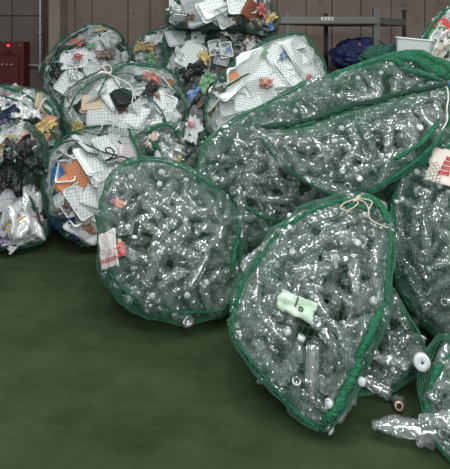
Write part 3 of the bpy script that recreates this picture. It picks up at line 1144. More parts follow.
def tray_mesh(shape, color):
    key = (shape, color)
    if key in _tm:
        return _tm[key]
    m = M['foam_' + color] if color != 'clear' else M['film']
    if shape == 'food_tray':
        me = bm_mesh(shape, tray_bm(0.15, 0.20, 0.026, rib=4), m)
    elif shape == 'flat_tray':
        me = bm_mesh(shape, tray_bm(0.16, 0.22, 0.012, 0.93, rib=0), m)
    elif shape == 'deep_tray':
        me = bm_mesh(shape, tray_bm(0.12, 0.17, 0.045, 0.8, rib=2), m)
    elif shape == 'small_tray':
        me = bm_mesh(shape, tray_bm(0.10, 0.13, 0.03, 0.8, rib=3), m)
    elif shape == 'round_lid':
        me = lathe(shape, [(0.0005, 0.004), (0.045, 0.004), (0.05, 0.0), (0.06, 0.0), (0.064, 0.006), (0.064, 0.012), (0.061, 0.012), (0.058, 0.006), (0.0005, 0.008)], m, 24)
    elif shape == 'plastic_cup':
        me = lathe(shape, [(0.0005, 0.0), (0.03, 0.0), (0.032, 0.004), (0.043, 0.085), (0.046, 0.087), (0.046, 0.09), (0.0415, 0.09), (0.030, 0.006), (0.0005, 0.005)], m, 20)
    _tm[key] = me
    return me


_wm = {}


def wrap_mesh(color, var):
    key = (color, var)
    if key not in _wm:
        w, l, amp = ((0.19, 0.10, 0.26), (0.23, 0.12, 0.2), (0.11, 0.15, 0.34))[var]
        vs, fs = crumple(w, l, sum(map(ord, color)) + var * 13, amp=amp, ragged=0.6)
        _wm[key] = mesh_from('wrapper', vs, fs, M['film'] if color == 'clear' else M['wrap_' + color])
    return _wm[key]


ART = lambda c: 'an' if c[0] in 'aeiou' else 'a'
NAMES = {'food_tray': 'foam food tray', 'flat_tray': 'flat food tray', 'deep_tray': 'deep food tray', 'small_tray': 'small food tray', 'round_lid': 'round plastic lid', 'plastic_cup': 'plastic cup', 'wrapper': 'crumpled wrapper'}
CATS = {'round_lid': 'lid', 'plastic_cup': 'cup', 'wrapper': 'wrapper'}
USED = {k: [] for k in BAGS}


def make_item(shape, color, mtx, label, group):
    if shape == 'wrapper':
        me = wrap_mesh(color, random.randrange(3))
        nm = 'wrapper'
    else:
        me = tray_mesh(shape, color)
        nm = 'food_tray' if shape.endswith('tray') else shape
    o = link(nm, me)
    o.matrix_world = mtx
    tag(o, label, CATS.get(shape, 'tray'), group)
    return o


def item_matrix(b, D, inset, spin, tilt, tilt_ax, scale):
    n = b.normal(D)
    p = Vector(b.surf([D])[0]) - n * inset
    up = Vector((0, 0, 1))
    t = up - n * up.dot(n)
    t = t.normalized() if t.length > 0.05 else Vector((1, 0, 0))
    s = t.cross(n).normalized()
    R = Matrix((s, t, n)).transposed().to_4x4()
    R = R @ Matrix.Rotation(spin, 4, 'Z') @ Matrix.Rotation(tilt, 4, Vector((math.cos(tilt_ax), math.sin(tilt_ax), 0)))
    m4 = Matrix.Translation(p) @ R @ Matrix.Scale(scale, 4)
    if p.z < 0.06:
        m4.translation.z = 0.06
    return m4


def put(key, px, py, shape, color, spin=0, tilt=0, ax=0, scale=1.0, inset=0.02, flip=False, extra='', label=None):
    """one item seen at a known spot of a bag; spin in degrees seen from outside the bag"""
    b = BAGS[key]
    D = Vector(b.dir_at(px, py))
    if shape.endswith('tray'):
        scale *= 1.2
    m4 = item_matrix(b, D, inset + ((0.028 if flip else 0.058) if shape.endswith('tray') else 0.012), math.radians(spin), math.radians(tilt), math.radians(ax), scale)
    if flip:
        m4 = m4 @ Matrix.Rotation(math.pi, 4, 'X')
    USED[key].append(m4.translation.copy())
    lb = label or ('%s %s%s %s' % (color, NAMES[shape], extra, WHERE[key]))
    return make_item(shape, color, m4, lb, lb + ' pieces' if not label else None)


# --- the pieces one can pick out
put('orange', 76, 172, 'food_tray', 'orange', 25, 25, 10, 1.0, flip=True, label='upper orange tray standing among white trays in the bag beside the round one')
put('orange', 66, 187, 'food_tray', 'orange', 50, 30, 40, 0.85, 0.03, flip=True, label='lower orange tray tucked under the white trays beside the round bag')
for i, (x, y, s, t) in enumerate([(88, 139, 55, 50), (72, 150, 60, 40), (102, 140, 50, 25), (110, 143, 35, 20), (125, 137, 15, 10), (60, 172, 20, 30), (90, 157, 40, 45), (98, 168, 35, 40), (106, 178, 20, 35), (80, 200, 40, 35), (95, 196, 70, 20), (92, 213, 60, 30), (112, 196, 10, 20), (72, 212, 45, 40), (120, 175, 10, 20), (84, 226, 60, 20), (105, 212, 80, 15), (66, 160, 70, 50)]):
    put('orange', x, y, ('flat_tray', 'food_tray', 'deep_tray')[i % 3], 'white', s, t, 90 + 20 * (i % 3), 1.0, 0.015 + 0.012 * (i % 3), flip=i % 4 != 1)
put('orange', 49, 180, 'flat_tray', 'blue', 5, 10, 0, 0.75, flip=True, label='blue tray at the edge of the bag with orange trays')
put('orange', 58, 226, 'wrapper', 'navy', 0, 0, 0, 1.2, label='navy wrapper low in the bag with orange trays')
put('orange', 66, 214, 'wrapper', 'brown', 40, 0, 0, 1.1, label='dark brown wrapper low in the bag with orange trays')
put('orange', 80, 233, 'wrapper', 'orange', 20, 0, 0, 0.7, label='orange wrapper at the bottom of the bag with orange trays')
put('orange', 97, 236, 'wrapper', 'blue', 20, 0, 0, 0.5, label='small blue wrapper at the bottom of the bag with orange trays')
put('orange', 133, 153, 'flat_tray', 'pale pink', 75, 10, 0, 0.75, 0.0, flip=True, label='pale pink tray beside the black cord loop')
put('string', 89, 100, 'food_tray', 'beige', 100, 10, 0, 0.85, flip=True, label='beige tray below the white string knot')
put('string', 128, 92, 'food_tray', 'black', 115, 25, 30, 1.1, flip=True, label='black tray beside the white string knot')
put('string', 76, 108, 'deep_tray', 'black', 40, 20, 0, 0.7, flip=True, label='small black tray left of the beige tray')
put('string', 154, 78, 'wrapper', 'red', 20, 0, 0, 0.85, 0.0, label='red and white patterned wrapper on the string tied bag')
put('string', 150, 74, 'wrapper', 'orange', 60, 0, 0, 0.7, 0.01, label='orange wrapper behind the red patterned one on the string tied bag')
put('string', 151, 88, 'wrapper', 'black', 60, 0, 0, 0.8, 0.0, label='black opening of a torn wrapper on the string tied bag')
put('string', 120, 106, 'small_tray', 'brown', 30, 10, 0, 0.8, flip=True, label='small brown tray in the middle of the string tied bag')
put('string', 157, 131, 'small_tray', 'orange', 100, 20, 0, 0.8, flip=True, label='small orange tray low on the string tied bag')
put('string', 148, 135, 'wrapper', 'blue', 0, 0, 0, 0.6, label='small blue wrapper low on the string tied bag')
put('string', 75, 128, 'wrapper', 'yellow', 80, 0, 0, 0.8, label='yellow wrapper low on the string tied bag')
for i, (x, y, s, t) in enumerate([(100, 113, 95, 10), (112, 118, 80, 20), (88, 122, 80, 20), (130, 112, 60, 20), (142, 108, 40, 30), (150, 118, 100, 25), (165, 108, 150, 30), (170, 122, 140, 40), (120, 130, 90, 20), (135, 128, 70, 20), (100, 132, 90, 15), (165, 95, 20, 20), (112, 90, 45, 10), (125, 78, 70, 5), (140, 72, 100, 5), (90, 88, 120, 20), (70, 115, 30, 20), (175, 100, 0, 30), (160, 140, 50, 20), (80, 140, 90, 20), (110, 142, 90, 20)]):
    put('string', x, y, ('flat_tray', 'food_tray', 'deep_tray')[(i * 2) % 3], 'white', s, t, 60 + 30 * (i % 4), 1.0, 0.02 + 0.012 * (i % 3), flip=i % 4 != 2)
put('ball', 92, 69, 'round_lid', 'white', 0, 20, 0, 1.15, 0.0, label='round white lid beside the white string knot')
put('ball', 76, 41, 'wrapper', 'red', 0, 0, 0, 0.7, 0.0, label='red wrapper high on the ball shaped bag')
put('ball', 72, 57, 'flat_tray', 'white', 100, 5, 0, 1.0, 0.0, label='white packet with red print on the ball shaped bag')
put('ball', 78, 57, 'wrapper', 'red', 90, 0, 0, 0.55, -0.012, label='red printed strip on the white packet of the ball shaped bag')
put('ball', 66, 81, 'flat_tray', 'white', 150, 10, 0, 0.95, 0.005, label='upright white tray low on the ball shaped bag')
put('ball', 55, 69, 'wrapper', 'black', 0, 0, 0, 1.0, 0.0, label='black film at the edge of the ball shaped bag')
put('ball', 100, 29, 'wrapper', 'yellow', 10, 0, 0, 0.5, 0.0, label='yellow scrap on top of the ball shaped bag')
put('ball', 60, 50, 'wrapper', 'black', 50, 0, 0, 0.9, 0.01, label='black film high on the ball shaped bag')
put('ball', 91, 45, 'wrapper', 'green', 10, 0, 0, 0.45, 0.0, label='green scrap in the middle of the ball shaped bag')
put('ball', 106, 53, 'wrapper', 'brown', 10, 0, 0, 0.7, 0.0, label='brown wrapper on the ball shaped bag')
put('ball', 61, 60, 'flat_tray', 'pale blue', 120, 0, 0, 0.8, 0.01, label='pale blue tray at the edge of the ball shaped bag')
put('ball', 115, 42, 'flat_tray', 'white', 30, 10, 0, 1.0, 0.01, label='white tray high on the ball shaped bag near the wall')
put('small', 144, 46, 'wrapper', 'yellow', 0, 0, 0, 0.9, 0.0, label='yellow sponge like wrapper in the small bag')
put('small', 154, 39, 'wrapper', 'white', 0, 0, 0, 1.0, 0.0, label='white crumpled film in the small bag')
put('small', 151, 52, 'wrapper', 'brown', 0, 0, 0, 0.8, 0.0, label='brown wrapper in the small bag')
put('small', 150, 60, 'wrapper', 'green', 0, 0, 0, 0.9, 0.0, label='dull green film low in the small bag')
put('top', 194, 8, 'flat_tray', 'grey', 20, 10, 0, 1.15, 0.0, flip=True, label='pale grey flat tray at the edge of the topmost bag')
put('top', 213, 6, 'food_tray', 'white', 120, 15, 0, 1.1, 0.0, flip=True, label='white upturned tray in the middle of the topmost bag')
put('top', 242, 2, 'food_tray', 'white', 95, 5, 0, 1.1, 0.0, label='large white tray at the picture edge in the topmost bag')
put('top', 230, 16, 'flat_tray', 'white', 110, 20, 0, 1.0, 0.02, label='white slanted tray below the large one in the topmost bag')
put('top', 256, 12, 'flat_tray', 'brown', 60, 20, 0, 0.9, 0.0, flip=True, label='brown tray in the topmost bag')
put('top', 263, 10, 'wrapper', 'red', 60, 20, 0, 0.9, -0.01, label='red printed wrapper in the topmost bag')
put('top', 272, 18, 'wrapper', 'yellow', 30, 0, 0, 0.6, 0.0, label='yellow wrapper at the end of the topmost bag')
put('top', 270, 26, 'wrapper', 'blue', 30, 0, 0, 0.6, 0.0, label='blue wrapper at the end of the topmost bag')
put('top', 180, 24, 'flat_tray', 'white', 60, 20, 0, 0.7, 0.0, label='small white tray by the white post')
put('top', 188, 21, 'wrapper', 'brown', 60, 0, 0, 0.6, 0.0)
put('top', 247, 16, 'wrapper', 'black', 60, 0, 0, 0.9, 0.03)
put('dark', 180, 35, 'flat_tray', 'grey', 110, 15, 0, 0.95, 0.0, flip=True, label='pale grey upturned tray high in the bag below the topmost')
put('dark', 198, 36, 'small_tray', 'white', 90, 10, 0, 0.95, 0.0, flip=True, label='small white upturned tray beside the pale grey one')
put('dark', 189, 54, 'food_tray', 'white', -32, 0, 0, 1.2, -0.005, flip=True, label='big white ribbed tray turned bottom up on the heap')
put('dark', 215, 46, 'small_tray', 'white', 10, 5, 0, 0.95, 0.0, label='square white tray beside the blue printed one')
put('dark', 226, 49, 'small_tray', 'white', 10, 5, 0, 0.95, -0.005, label='square white tray with blue print')
put('dark', 228, 51, 'wrapper', 'blue', 10, 0, 0, 0.35, -0.03, label='blue printed patch on the square white tray')
put('dark', 230, 29, 'wrapper', 'white', 90, 0, 0, 1.6, 0.0, label='clear wrapper with red lettering across the heap')
put('dark', 232, 27, 'wrapper', 'red', 85, 0, 0, 0.8, -0.03, label='red lettered strip across the clear wrapper')
put('dark', 204, 56, 'wrapper', 'yellow', 40, 0, 0, 0.75, 0.0, label='yellow rimmed wrapper beside the big white ribbed tray')
put('dark', 250, 38, 'wrapper', 'orange', 30, 0, 0, 0.8, 0.0, label='orange wrapper at the end of the bag below the topmost')
put('dark', 253, 44, 'wrapper', 'white', 30, 0, 0, 1.1, 0.0, label='white film below the orange wrapper')
put('dark', 192, 70, 'wrapper', 'black', 30, 0, 0, 1.1, 0.01, label='black film below the big white ribbed tray')
put('dark', 210, 32, 'wrapper', 'black', 30, 0, 0, 1.0, 0.03, label='black film between the small white trays and the clear wrapper')
put('dark', 174, 60, 'wrapper', 'white', 60, 0, 0, 1.0, 0.0, label='white film beside the big white ribbed tray')
put('dark', 186, 44, 'flat_tray', 'white', 95, 25, 0, 0.8, 0.03)
put('dark', 205, 82, 'wrapper', 'green', 60, 0, 0, 0.9, -0.02, label='bright green wrapper in the gap beside the foam tray bag')
put('dark', 193, 93, 'wrapper', 'blue', 60, 0, 0, 0.7, -0.02, label='small blue scrap in the dark gap of the heap')
for i, (x, y, s, t) in enumerate([(252, 62, 20, 5), (270, 48, 110, 5), (290, 48, 30, 10), (296, 70, 30, 12), (278, 72, 10, 8), (262, 72, 15, 6), (247, 68, 10, 6), (238, 80, 15, 10), (228, 96, 20, 10), (246, 92, 10, 8), (262, 92, 30, 8), (282, 88, 30, 8), (302, 52, 25, 20), (310, 66, 30, 25), (218, 112, 20, 10), (234, 112, 15, 8), (250, 112, 20, 8), (304, 86, 30, 15), (222, 84, 70, 20), (316, 78, 30, 20), (268, 108, 20, 8), (284, 58, 35, 10)]):
    put('foam', x, y, ('flat_tray', 'food_tray', 'flat_tray')[i % 3], 'white', s, t, 40 * (i % 5), 1.1, 0.008 + 0.012 * (i % 3), flip=i % 4 != 3)
put('foam', 285, 53, 'wrapper', 'blue', 50, 0, 0, 0.4, -0.01, label='blue strip between white foam trays')
put('foam', 264, 54, 'wrapper', 'green', 80, 0, 0, 0.4, -0.01, label='green strip between white foam trays')
put('foam', 233, 78, 'small_tray', 'orange', 30, 10, 0, 0.9, 0.0, flip=True, label='orange tinted tray among white foam trays')
put('foam', 266, 83, 'wrapper', 'orange', 90, 0, 0, 0.6, -0.01, label='orange strip below the middle white foam trays')
put('foam', 308, 80, 'wrapper', 'red', 60, 0, 0, 0.45, -0.015, label='red scrap at the edge of the white foam tray bag')
put('foam', 217, 90, 'wrapper', 'brown', 20, 0, 0, 0.6, 0.0, label='brown strip at the edge of the white foam tray bag')
put('wrapper', 46, 125, 'wrapper', 'yellow', 20, 0, 0, 0.75, 0.0, label='yellow and orange snack wrapper on the wrapper bag')
put('wrapper', 44, 133, 'wrapper', 'orange', 70, 0, 0, 1.0, 0.0, label='orange snack wrapper below the yellow one')
put('wrapper', 48, 105, 'flat_tray', 'beige', 50, 20, 0, 0.9, 0.0, flip=True, label='beige tray near the edge of the wrapper bag')
put('wrapper', 52, 113, 'flat_tray', 'white', 40, 20, 0, 1.0, 0.01, label='white tray near the edge of the wrapper bag')
put('wrapper', 0, 98, 'wrapper', 'pink', 0, 0, 0, 0.9, 0.0, label='pink wrapper at the picture edge on the wrapper bag')
put('wrapper', 8, 111, 'wrapper', 'navy', 0, 0, 0, 1.1, 0.0, label='navy blue wrapper at the picture edge')
put('wrapper', 17, 119, 'wrapper', 'white', 0, 0, 0, 0.8, -0.01, label='white puffed film above the black film bag')
put('wrapper', 26, 117, 'wrapper', 'black', 0, 0, 0, 1.0, 0.0, label='black film in the middle of the wrapper bag')
put('wrapper', 2, 118, 'wrapper', 'purple', 0, 0, 0, 0.7, 0.0, label='purple scrap at the picture edge')
put('wrapper', 22, 88, 'wrapper', 'yellow', 90, 0, 0, 0.6, 0.0, label='yellow scrap along the top of the wrapper bag')
put('wrapper', 28, 103, 'wrapper', 'clear', 90, 0, 0, 1.2, 0.0)
put('wrapper', 14, 98, 'wrapper', 'clear', 30, 0, 0, 1.3, 0.0)
put('wrapper', 38, 112, 'wrapper', 'white', 30, 0, 0, 1.0, 0.01)
put('black', 3, 143, 'wrapper', 'yellow', 60, 0, 0, 0.7, 0.0, label='yellow snack wrapper on the black film bag')
put('black', 18, 141, 'wrapper', 'orange', 30, 0, 0, 0.65, 0.0, label='orange snack wrapper on the black film bag')
put('black', 14, 151, 'wrapper', 'green', 30, 0, 0, 0.8, -0.005, label='green snack wrapper on the black film bag')
put('black', 4, 155, 'wrapper', 'pale blue', 30, 0, 0, 0.6, 0.0, label='pale blue wrapper on the black film bag')
put('black', 12, 166, 'wrapper', 'black', 80, 0, 0, 1.5, 0.0, label='large black film in the left bag')
put('black', 30, 160, 'wrapper', 'black', 30, 0, 0, 1.3, 0.0, label='second black film beside the large one')
put('black', 10, 132, 'wrapper', 'white', 30, 0, 0, 1.1, 0.01, label='white film on top of the black film bag')
put('black', 30, 140, 'wrapper', 'cream', 30, 0, 0, 0.8, 0.01)
put('film', 14, 195, 'wrapper', 'grey', 30, 0, 0, 1.7, 0.0, label='large grey film in the bag on the floor')
put('film', 24, 208, 'wrapper', 'clear', 80, 0, 0, 1.7, 0.0)
put('film', 5, 212, 'wrapper', 'grey', 80, 0, 0, 1.6, 0.0)
put('film', 3, 184, 'wrapper', 'red', 60, 0, 0, 0.6, -0.01, label='red scrap in the grey film bag')
put('film', 8, 228, 'wrapper', 'purple', 60, 0, 0, 0.8, -0.005, label='purple wrapper low in the grey film bag')
put('film', 15, 222, 'wrapper', 'yellow', 20, 0, 0, 0.6, -0.01, label='yellow wrapper low in the grey film bag')
put('film', 30, 222, 'wrapper', 'pink', 20, 0, 0, 0.7, -0.005, label='pink wrapper low in the grey film bag')
put('film', 34, 232, 'wrapper', 'yellow', 80, 0, 0, 0.4, -0.01, label='yellow scrap at the bottom of the grey film bag')
put('film', 2, 238, 'wrapper', 'pale blue', 20, 0, 0, 0.9, 0.0, label='pale blue film at the bottom of the grey film bag')
put('film', 22, 238, 'wrapper', 'white', 20, 0, 0, 0.9, 0.0, label='white film at the bottom of the grey film bag')
put('film', 43, 205, 'wrapper', 'black', 80, 0, 0, 1.0, 0.01)
put('behind', 442, 25, 'food_tray', 'red', 30, 10, 0, 0.75, 0.0, flip=True, label='dark red carton in the bag behind the bottle bags')
put('behind', 447, 36, 'flat_tray', 'white', 60, 10, 0, 0.8, 0.0, label='white tray below the dark red carton')
put('behind', 436, 40, 'wrapper', 'white', 60, 10, 0, 0.8, 0.0, label='white film below the dark red carton')
put('behind', 444, 13, 'wrapper', 'white', 60, 10, 0, 0.8, 0.0, label='white film above the dark red carton')
put('behind', 432, 33, 'wrapper', 'green', 60, 10, 0, 0.9, 0.0, label='green film beside the dark red carton')
put('behind', 440, 50, 'wrapper', 'cream', 60, 10, 0, 1.0, 0.0, label='cream film at the bottom beside the white box')
put('hidden', 171, 150, 'wrapper', 'clear', 60, 0, 0, 1.2, 0.0)
put('hidden', 161, 152, 'wrapper', 'white', 60, 0, 0, 0.6, -0.02, label='white carton top above the round bottle bag')
put('hidden', 152, 141, 'wrapper', 'beige', 60, 0, 0, 0.6, -0.01, label='beige scrap behind the round bottle bag')
put('hidden', 178, 166, 'wrapper', 'yellow', 100, 0, 0, 0.6, -0.01, label='yellow scrap behind the round bottle bag')
put('hidden', 192, 132, 'wrapper', 'grey', 60, 0, 0, 1.1, -0.03, label='grey film lump under netting behind the round bottle bag')
put('hidden', 189, 126, 'wrapper', 'red', 60, 0, 0, 0.45, -0.06, label='red scrap on the grey film lump')

# --- random filling of the mixed bags
PAL = {
    'top': (16, (('flat_tray', 'white'), ('small_tray', 'grey'), ('wrapper', 'grey'), ('wrapper', 'white'), ('wrapper', 'clear'))),
    'dark': (34, (('wrapper', 'grey'), ('wrapper', 'black'), ('wrapper', 'clear'), ('small_tray', 'grey'), ('wrapper', 'white'), ('flat_tray', 'grey'))),
    'foam': (10, (('flat_tray', 'white'),)),
    'ball': (30, (('wrapper', 'grey'), ('wrapper', 'white'), ('wrapper', 'clear'), ('flat_tray', 'white'), ('wrapper', 'brown'), ('small_tray', 'grey'), ('wrapper', 'clear'))),
    'small': (6, (('wrapper', 'grey'), ('wrapper', 'clear'), ('wrapper', 'white'))),
    'string': (10, (('flat_tray', 'white'), ('wrapper', 'white'), ('small_tray', 'white'))),
    'orange': (10, (('flat_tray', 'white'), ('wrapper', 'white'), ('wrapper', 'clear'))),
    'wrapper': (12, (('wrapper', 'white'), ('wrapper', 'grey'), ('wrapper', 'clear'), ('wrapper', 'green'), ('small_tray', 'white'))),
    'black': (8, (('wrapper', 'white'), ('wrapper', 'grey'), ('wrapper', 'clear'))),
    'film': (10, (('wrapper', 'grey'), ('wrapper', 'clear'), ('wrapper', 'white'))),
    'behind': (6, (('wrapper', 'white'), ('flat_tray', 'white'), ('wrapper', 'clear'))),
}
for key, (n, pal) in PAL.items():
    b = BAGS[key]
    rnd = random.Random('mix' + key)
    made = 0
    cand = list(fib(500))
    rnd.shuffle(cand)
    for D in cand:
        if made >= n:
            break
        if D[2] < 0.05:
            continue
        D = Vector(D)
        p = b.surf([D])[0]
        if hidden_px(key, *project(p)):
            continue
        sh, co = rnd.choice(pal)
        m4 = item_matrix(b, D, rnd.uniform(0.05, 0.09), rnd.uniform(0, 6.28), rnd.uniform(0, 0.5), rnd.uniform(0, 6.28), rnd.uniform(0.8, 1.1))
        if any((m4.translation - q).length < (0.062 if key in ('top', 'dark') else 0.08) for q in USED[key]):
            continue
        USED[key].append(m4.translation.copy())
        lb = '%s %s %s' % (co, NAMES[sh], WHERE[key])
        make_item(sh, co, m4, lb, lb + ' pieces')
        made += 1

# --- crumpled film filling the middle of each mixed bag


def filling_mat(name, a, b_, c):
    m = bpy.data.materials.new(name)
    m.use_nodes = True
    nt = m.node_tree
    p = nt.nodes['Principled BSDF']
    p.inputs['Roughness'].default_value = 0.35
    tc = nt.nodes.new('ShaderNodeTexCoord')
    v = nt.nodes.new('ShaderNodeTexVoronoi')
    v.inputs['Scale'].default_value = 13
    nt.links.new(tc.outputs['Object'], v.inputs['Vector'])
    sp = nt.nodes.new('ShaderNodeSeparateColor')
    nt.links.new(v.outputs['Color'], sp.inputs[0])
    r = nt.nodes.new('ShaderNodeValToRGB')
    r.color_ramp.interpolation = 'CONSTANT'
    e = r.color_ramp.elements
    e[0].position, e[0].color = 0, (*a, 1)
    e[1].position, e[1].color = 0.4, (*b_, 1)
    for pos_, cc in ((0.72, c), (0.86, (0.02, 0.02, 0.022)), (0.95, (0.30, 0.12, 0.05))):
        q = e.new(pos_)
        q.color = (*cc, 1)
    nt.links.new(sp.outputs[0], r.inputs['Fac'])
    nt.links.new(r.outputs['Color'], p.inputs['Base Color'])
    return m


FM = filling_mat('mixed_film', (0.40, 0.41, 0.40), (0.22, 0.24, 0.24), (0.55, 0.56, 0.54))
FW = filling_mat('pale_film', (0.62, 0.63, 0.61), (0.50, 0.51, 0.50), (0.70, 0.70, 0.68))
FD = filling_mat('dark_film', (0.10, 0.105, 0.105), (0.04, 0.04, 0.042), (0.30, 0.30, 0.30))
fm_for = {'foam': FW, 'string': FM, 'dark': FD, 'black': FD, 'top': FD}
for key in PAL:
    b = BAGS[key]
    V, Fc = CS.setdefault(40, cube_sphere(40))
    P = b.surf(V, 0.95)
    pl_y = b.k * P[:, 2] + b.y0
    P[:, 1] = pl_y + (P[:, 1] - pl_y) * (0.70 if key in ('foam', 'orange') else 0.80)
    for i in range(len(P)):
        q = Vector(P[i]) * 11
        v = noise.noise(q) + 0.6 * noise.noise(q * 2.4) + 0.3 * noise.noise(q * 5)
        P[i] += np.array([V[i, 0], -V[i, 2], V[i, 1]]) * v * 0.035
    P[:, 2] = np.maximum(P[:, 2], 0.03)
    o = link('film_filling', mesh_from('film_filling', P, Fc, fm_for.get(key, FM)))
    tag(o, 'crumpled film packed deep ' + WHERE[key], 'film', kind='stuff')

# --- things among the bottles
b = BAGS['round']


def decal_sheet(key, px, py, w, l, spin, m, name, label, cat, out=0.004, seed=3, amp=0.12):
    b = BAGS[key]
    m4 = item_matrix(b, Vector(b.dir_at(px, py)), -out, math.radians(spin), 0, 0, 1.0)
    vs, fs = crumple(w, l, seed, amp=amp)
    o = link(name, mesh_from(name, vs, fs, m))
    o.matrix_world = m4
    tag(o, label, cat)
    return o


def marks(parent, cells, m, z, name='lettering'):
    bm = bmesh.new()
    for x, y, w, h in cells:
        add_box(bm, x, y, z, w, h, 0.002)
    return link(name, bm_mesh(name, bm, m), parent)


redink = mat('red_ink', (0.42, 0.02, 0.02), 0.6)
bag_w = decal_sheet('round', 109, 249, 0.12, 0.18, 27, mat('white_bag_film', (0.62, 0.60, 0.57), 0.4, bump=0.4, bscale=20), 'plastic_shopping_bag', 'white plastic shopping bag with red lettering at the side of the round bag', 'bag', 0.006, 5, 0.08)
cells = []
for k in range(6):
    x = -0.05 + k * 0.02
    cells += [(x, -0.056, 0.003, 0.022), (x + 0.009, -0.056, 0.003, 0.022), (x + 0.0045, -0.047, 0.012, 0.003), (x + 0.0045, -0.058, 0.012, 0.003)]
for cx_, cy_ in ((-0.026, -0.01), (0.022, -0.02)):
    for a in range(8):
        cells.append((cx_ + 0.012 * math.cos(a * 0.785), cy_ + 0.012 * math.sin(a * 0.785), 0.006, 0.004))
marks(bag_w, cells, redink, 0.013)['label'] = 'red lettering and round marks'
decal_sheet('round', 122, 249, 0.055, 0.065, 20, M['wrap_red'], 'bottle_label', 'red and orange bottle label beside the white shopping bag', 'label', 0.004, 8, 0.3)
decal_sheet('round', 119, 203, 0.085, 0.04, -12, M['wrap_orange'], 'bottle_label', 'orange bottle label with a purple end in the round bag', 'label', 0.004, 9, 0.2)
decal_sheet('round', 115, 201, 0.035, 0.035, -12, M['wrap_purple'], 'bottle_label', 'purple scrap of label beside the orange one', 'label', 0.008, 10, 0.3)
decal_sheet('round', 121, 241, 0.02, 0.025, 10, M['wrap_orange'], 'bottle_label', 'tiny orange scrap above the red label in the round bag', 'label', 0.004, 12, 0.3)
m4 = item_matrix(BAGS['round'], Vector(BAGS['round'].dir_at(135, 229)), 0.012, 0, 0, 0, 1)
o = link('plastic_tube', lathe('plastic_tube', [(0.0005, -0.035), (0.011, -0.035), (0.0125, -0.033), (0.0125, 0.033), (0.011, 0.035), (0.0005, 0.035)], M['foam_black'], 14))
o.matrix_world = m4 @ Matrix.Rotation(math.radians(-90), 4, 'X')
tag(o, 'small black tube with a white end in the round bag', 'tube')
copy_of(CAPS['white'], 'cap', o, Matrix.Translation((0, 0, -0.047)))['label'] = 'white end'
lab = decal_sheet('tied', 297, 305, 0.155, 0.075, -16, mat('green_white_label', (0.60, 0.66, 0.58), 0.4, col2=(0.26, 0.45, 0.24), mscale=16, bump=0.3), 'bottle_label', 'pale green bottle label with black marks in the bow tied bag', 'label', 0.004, 21, 0.12)
marks(lab, [(-0.002, 0.012, 0.005, 0.04), (0.022, 0.0, 0.016, 0.005), (0.016, -0.006, 0.005, 0.014), (0.029, -0.006, 0.005, 0.012), (0.022, -0.012, 0.016, 0.004)], M['cord_black'], 0.008)['label'] = 'black printed marks'
o = decal_sheet('card', 447, 166, 0.17, 0.205, -6, mat('pale_card', (0.60, 0.52, 0.46), 0.6, mottle=0.12), 'printed_card', 'pale card with red lettering inside the net of the tall bottle bag', 'card', 0.004, 31, 0.03)
cells = []
for k, yy in enumerate((0.055, 0.025, -0.005, -0.035)):
    cells += [(0.012 - 0.006 * k, yy, 0.045, 0.007), (0.012 - 0.006 * k, yy - 0.012, 0.045, 0.006), (-0.008 - 0.006 * k, yy - 0.006, 0.007, 0.024), (0.034 - 0.006 * k, yy - 0.006, 0.007, 0.024)]
for k, yy in enumerate((0.055, 0.025, -0.005, -0.035)):
    cells += [(0.062 - 0.006 * k, yy, 0.03, 0.007), (0.062 - 0.006 * k, yy - 0.012, 0.007, 0.024)]
marks(o, cells, redink, 0.006)['label'] = 'red lettering'

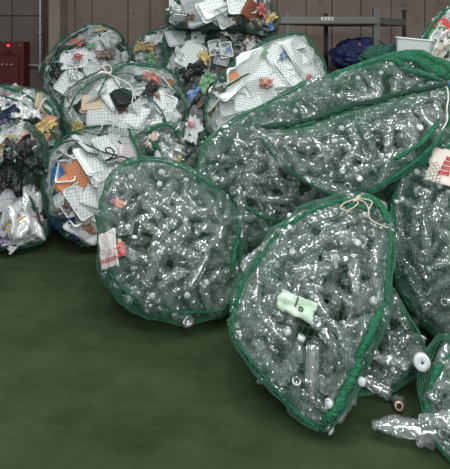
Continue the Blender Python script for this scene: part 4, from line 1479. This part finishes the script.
# white box on the slumped bag
p = at(414, 46, 3.35)
box = link('storage_box', None)
box.location = (p.x, p.y, p.z - 0.055)
box.rotation_euler = (0, math.radians(6), math.radians(-28))
tag(box, 'white translucent plastic box lying on the slumped bottle bag', 'box')
link('body', bm_mesh('body', tray_bm(0.25, 0.18, 0.10, 0.86, 0.004), mat('milky_box_plastic', (0.50, 0.52, 0.50), 0.35)), box)
bm = bmesh.new()
add_box(bm, 0, 0, 0.105, 0.24, 0.17, 0.006, 0.002)
link('lid', bm_mesh('lid', bm, mat('milky_lid_plastic', (0.60, 0.63, 0.62), 0.3)), box)

# navy bundle of netting on the rack shelf
V, Fc = CS[40]
P = []
for d in V:
    q = Vector(d) * 3.2
    fold = 0.5 + 0.5 * math.sin(9 * math.atan2(d[0], d[2]) + 4 * noise.noise(q * 0.6))
    r = 1 + 0.13 * noise.noise(q) + 0.09 * noise.noise(q * 2.2) + 0.06 * fold + 0.05 * noise.noise(q * 5)
    P.append((d[0] * 0.30 * r, d[1] * 0.23 * r, max(-0.15, d[2] * 0.195 * r)))
o = link('netting_bundle', mesh_from('netting_bundle', P, Fc, mat('navy_netting', (0.022, 0.030, 0.13), 0.42, col2=(0.008, 0.010, 0.045), mscale=16, bump=1.0, bscale=60)))
bx = at(361, 53, 5.2)
o.location = (bx.x, 5.24, 1.17 + 0.15 + 0.001)
tag(o, 'navy blue bundle of bunched netting on the steel rack shelf', 'bundle')
for k, (x, z) in enumerate(((0.10, 0.10), (0.0, 0.02), (-0.05, 0.13), (0.16, 0.04))):
    vs, fs = crumple(0.04, 0.03, 60 + k, n=5)
    q = link('red_fleck', mesh_from('red_fleck', vs, fs, M['wrap_brown']), o)
    yy = -0.215 * math.sqrt(max(0.05, 1 - (x / 0.27) ** 2 - (z / 0.19) ** 2))
    q.location = (x, yy - 0.02, z)
    q.rotation_euler = (1.2, 0, 0.3 * k)
P = []
for d in V:
    q = Vector(d) * 3.0 + Vector((9, 3, 1))
    r = 1 + 0.15 * noise.noise(q) + 0.10 * noise.noise(q * 2.4) + 0.05 * noise.noise(q * 5)
    P.append((d[0] * 0.17 * r, d[1] * 0.12 * r, max(-0.09, d[2] * 0.12 * r)))
o = link('netting_bundle', mesh_from('netting_bundle', P, Fc, mat('teal_netting', (0.008, 0.085, 0.06), 0.5, col2=(0.003, 0.035, 0.025), mscale=22, bump=1.0, bscale=60)))
bx = at(381, 61, 3.55)
o.location = (bx.x, 3.52, at(0, 61, 3.52).z)
tag(o, 'teal bundle of netting between the navy bundle and the slumped bottle bag', 'bundle')
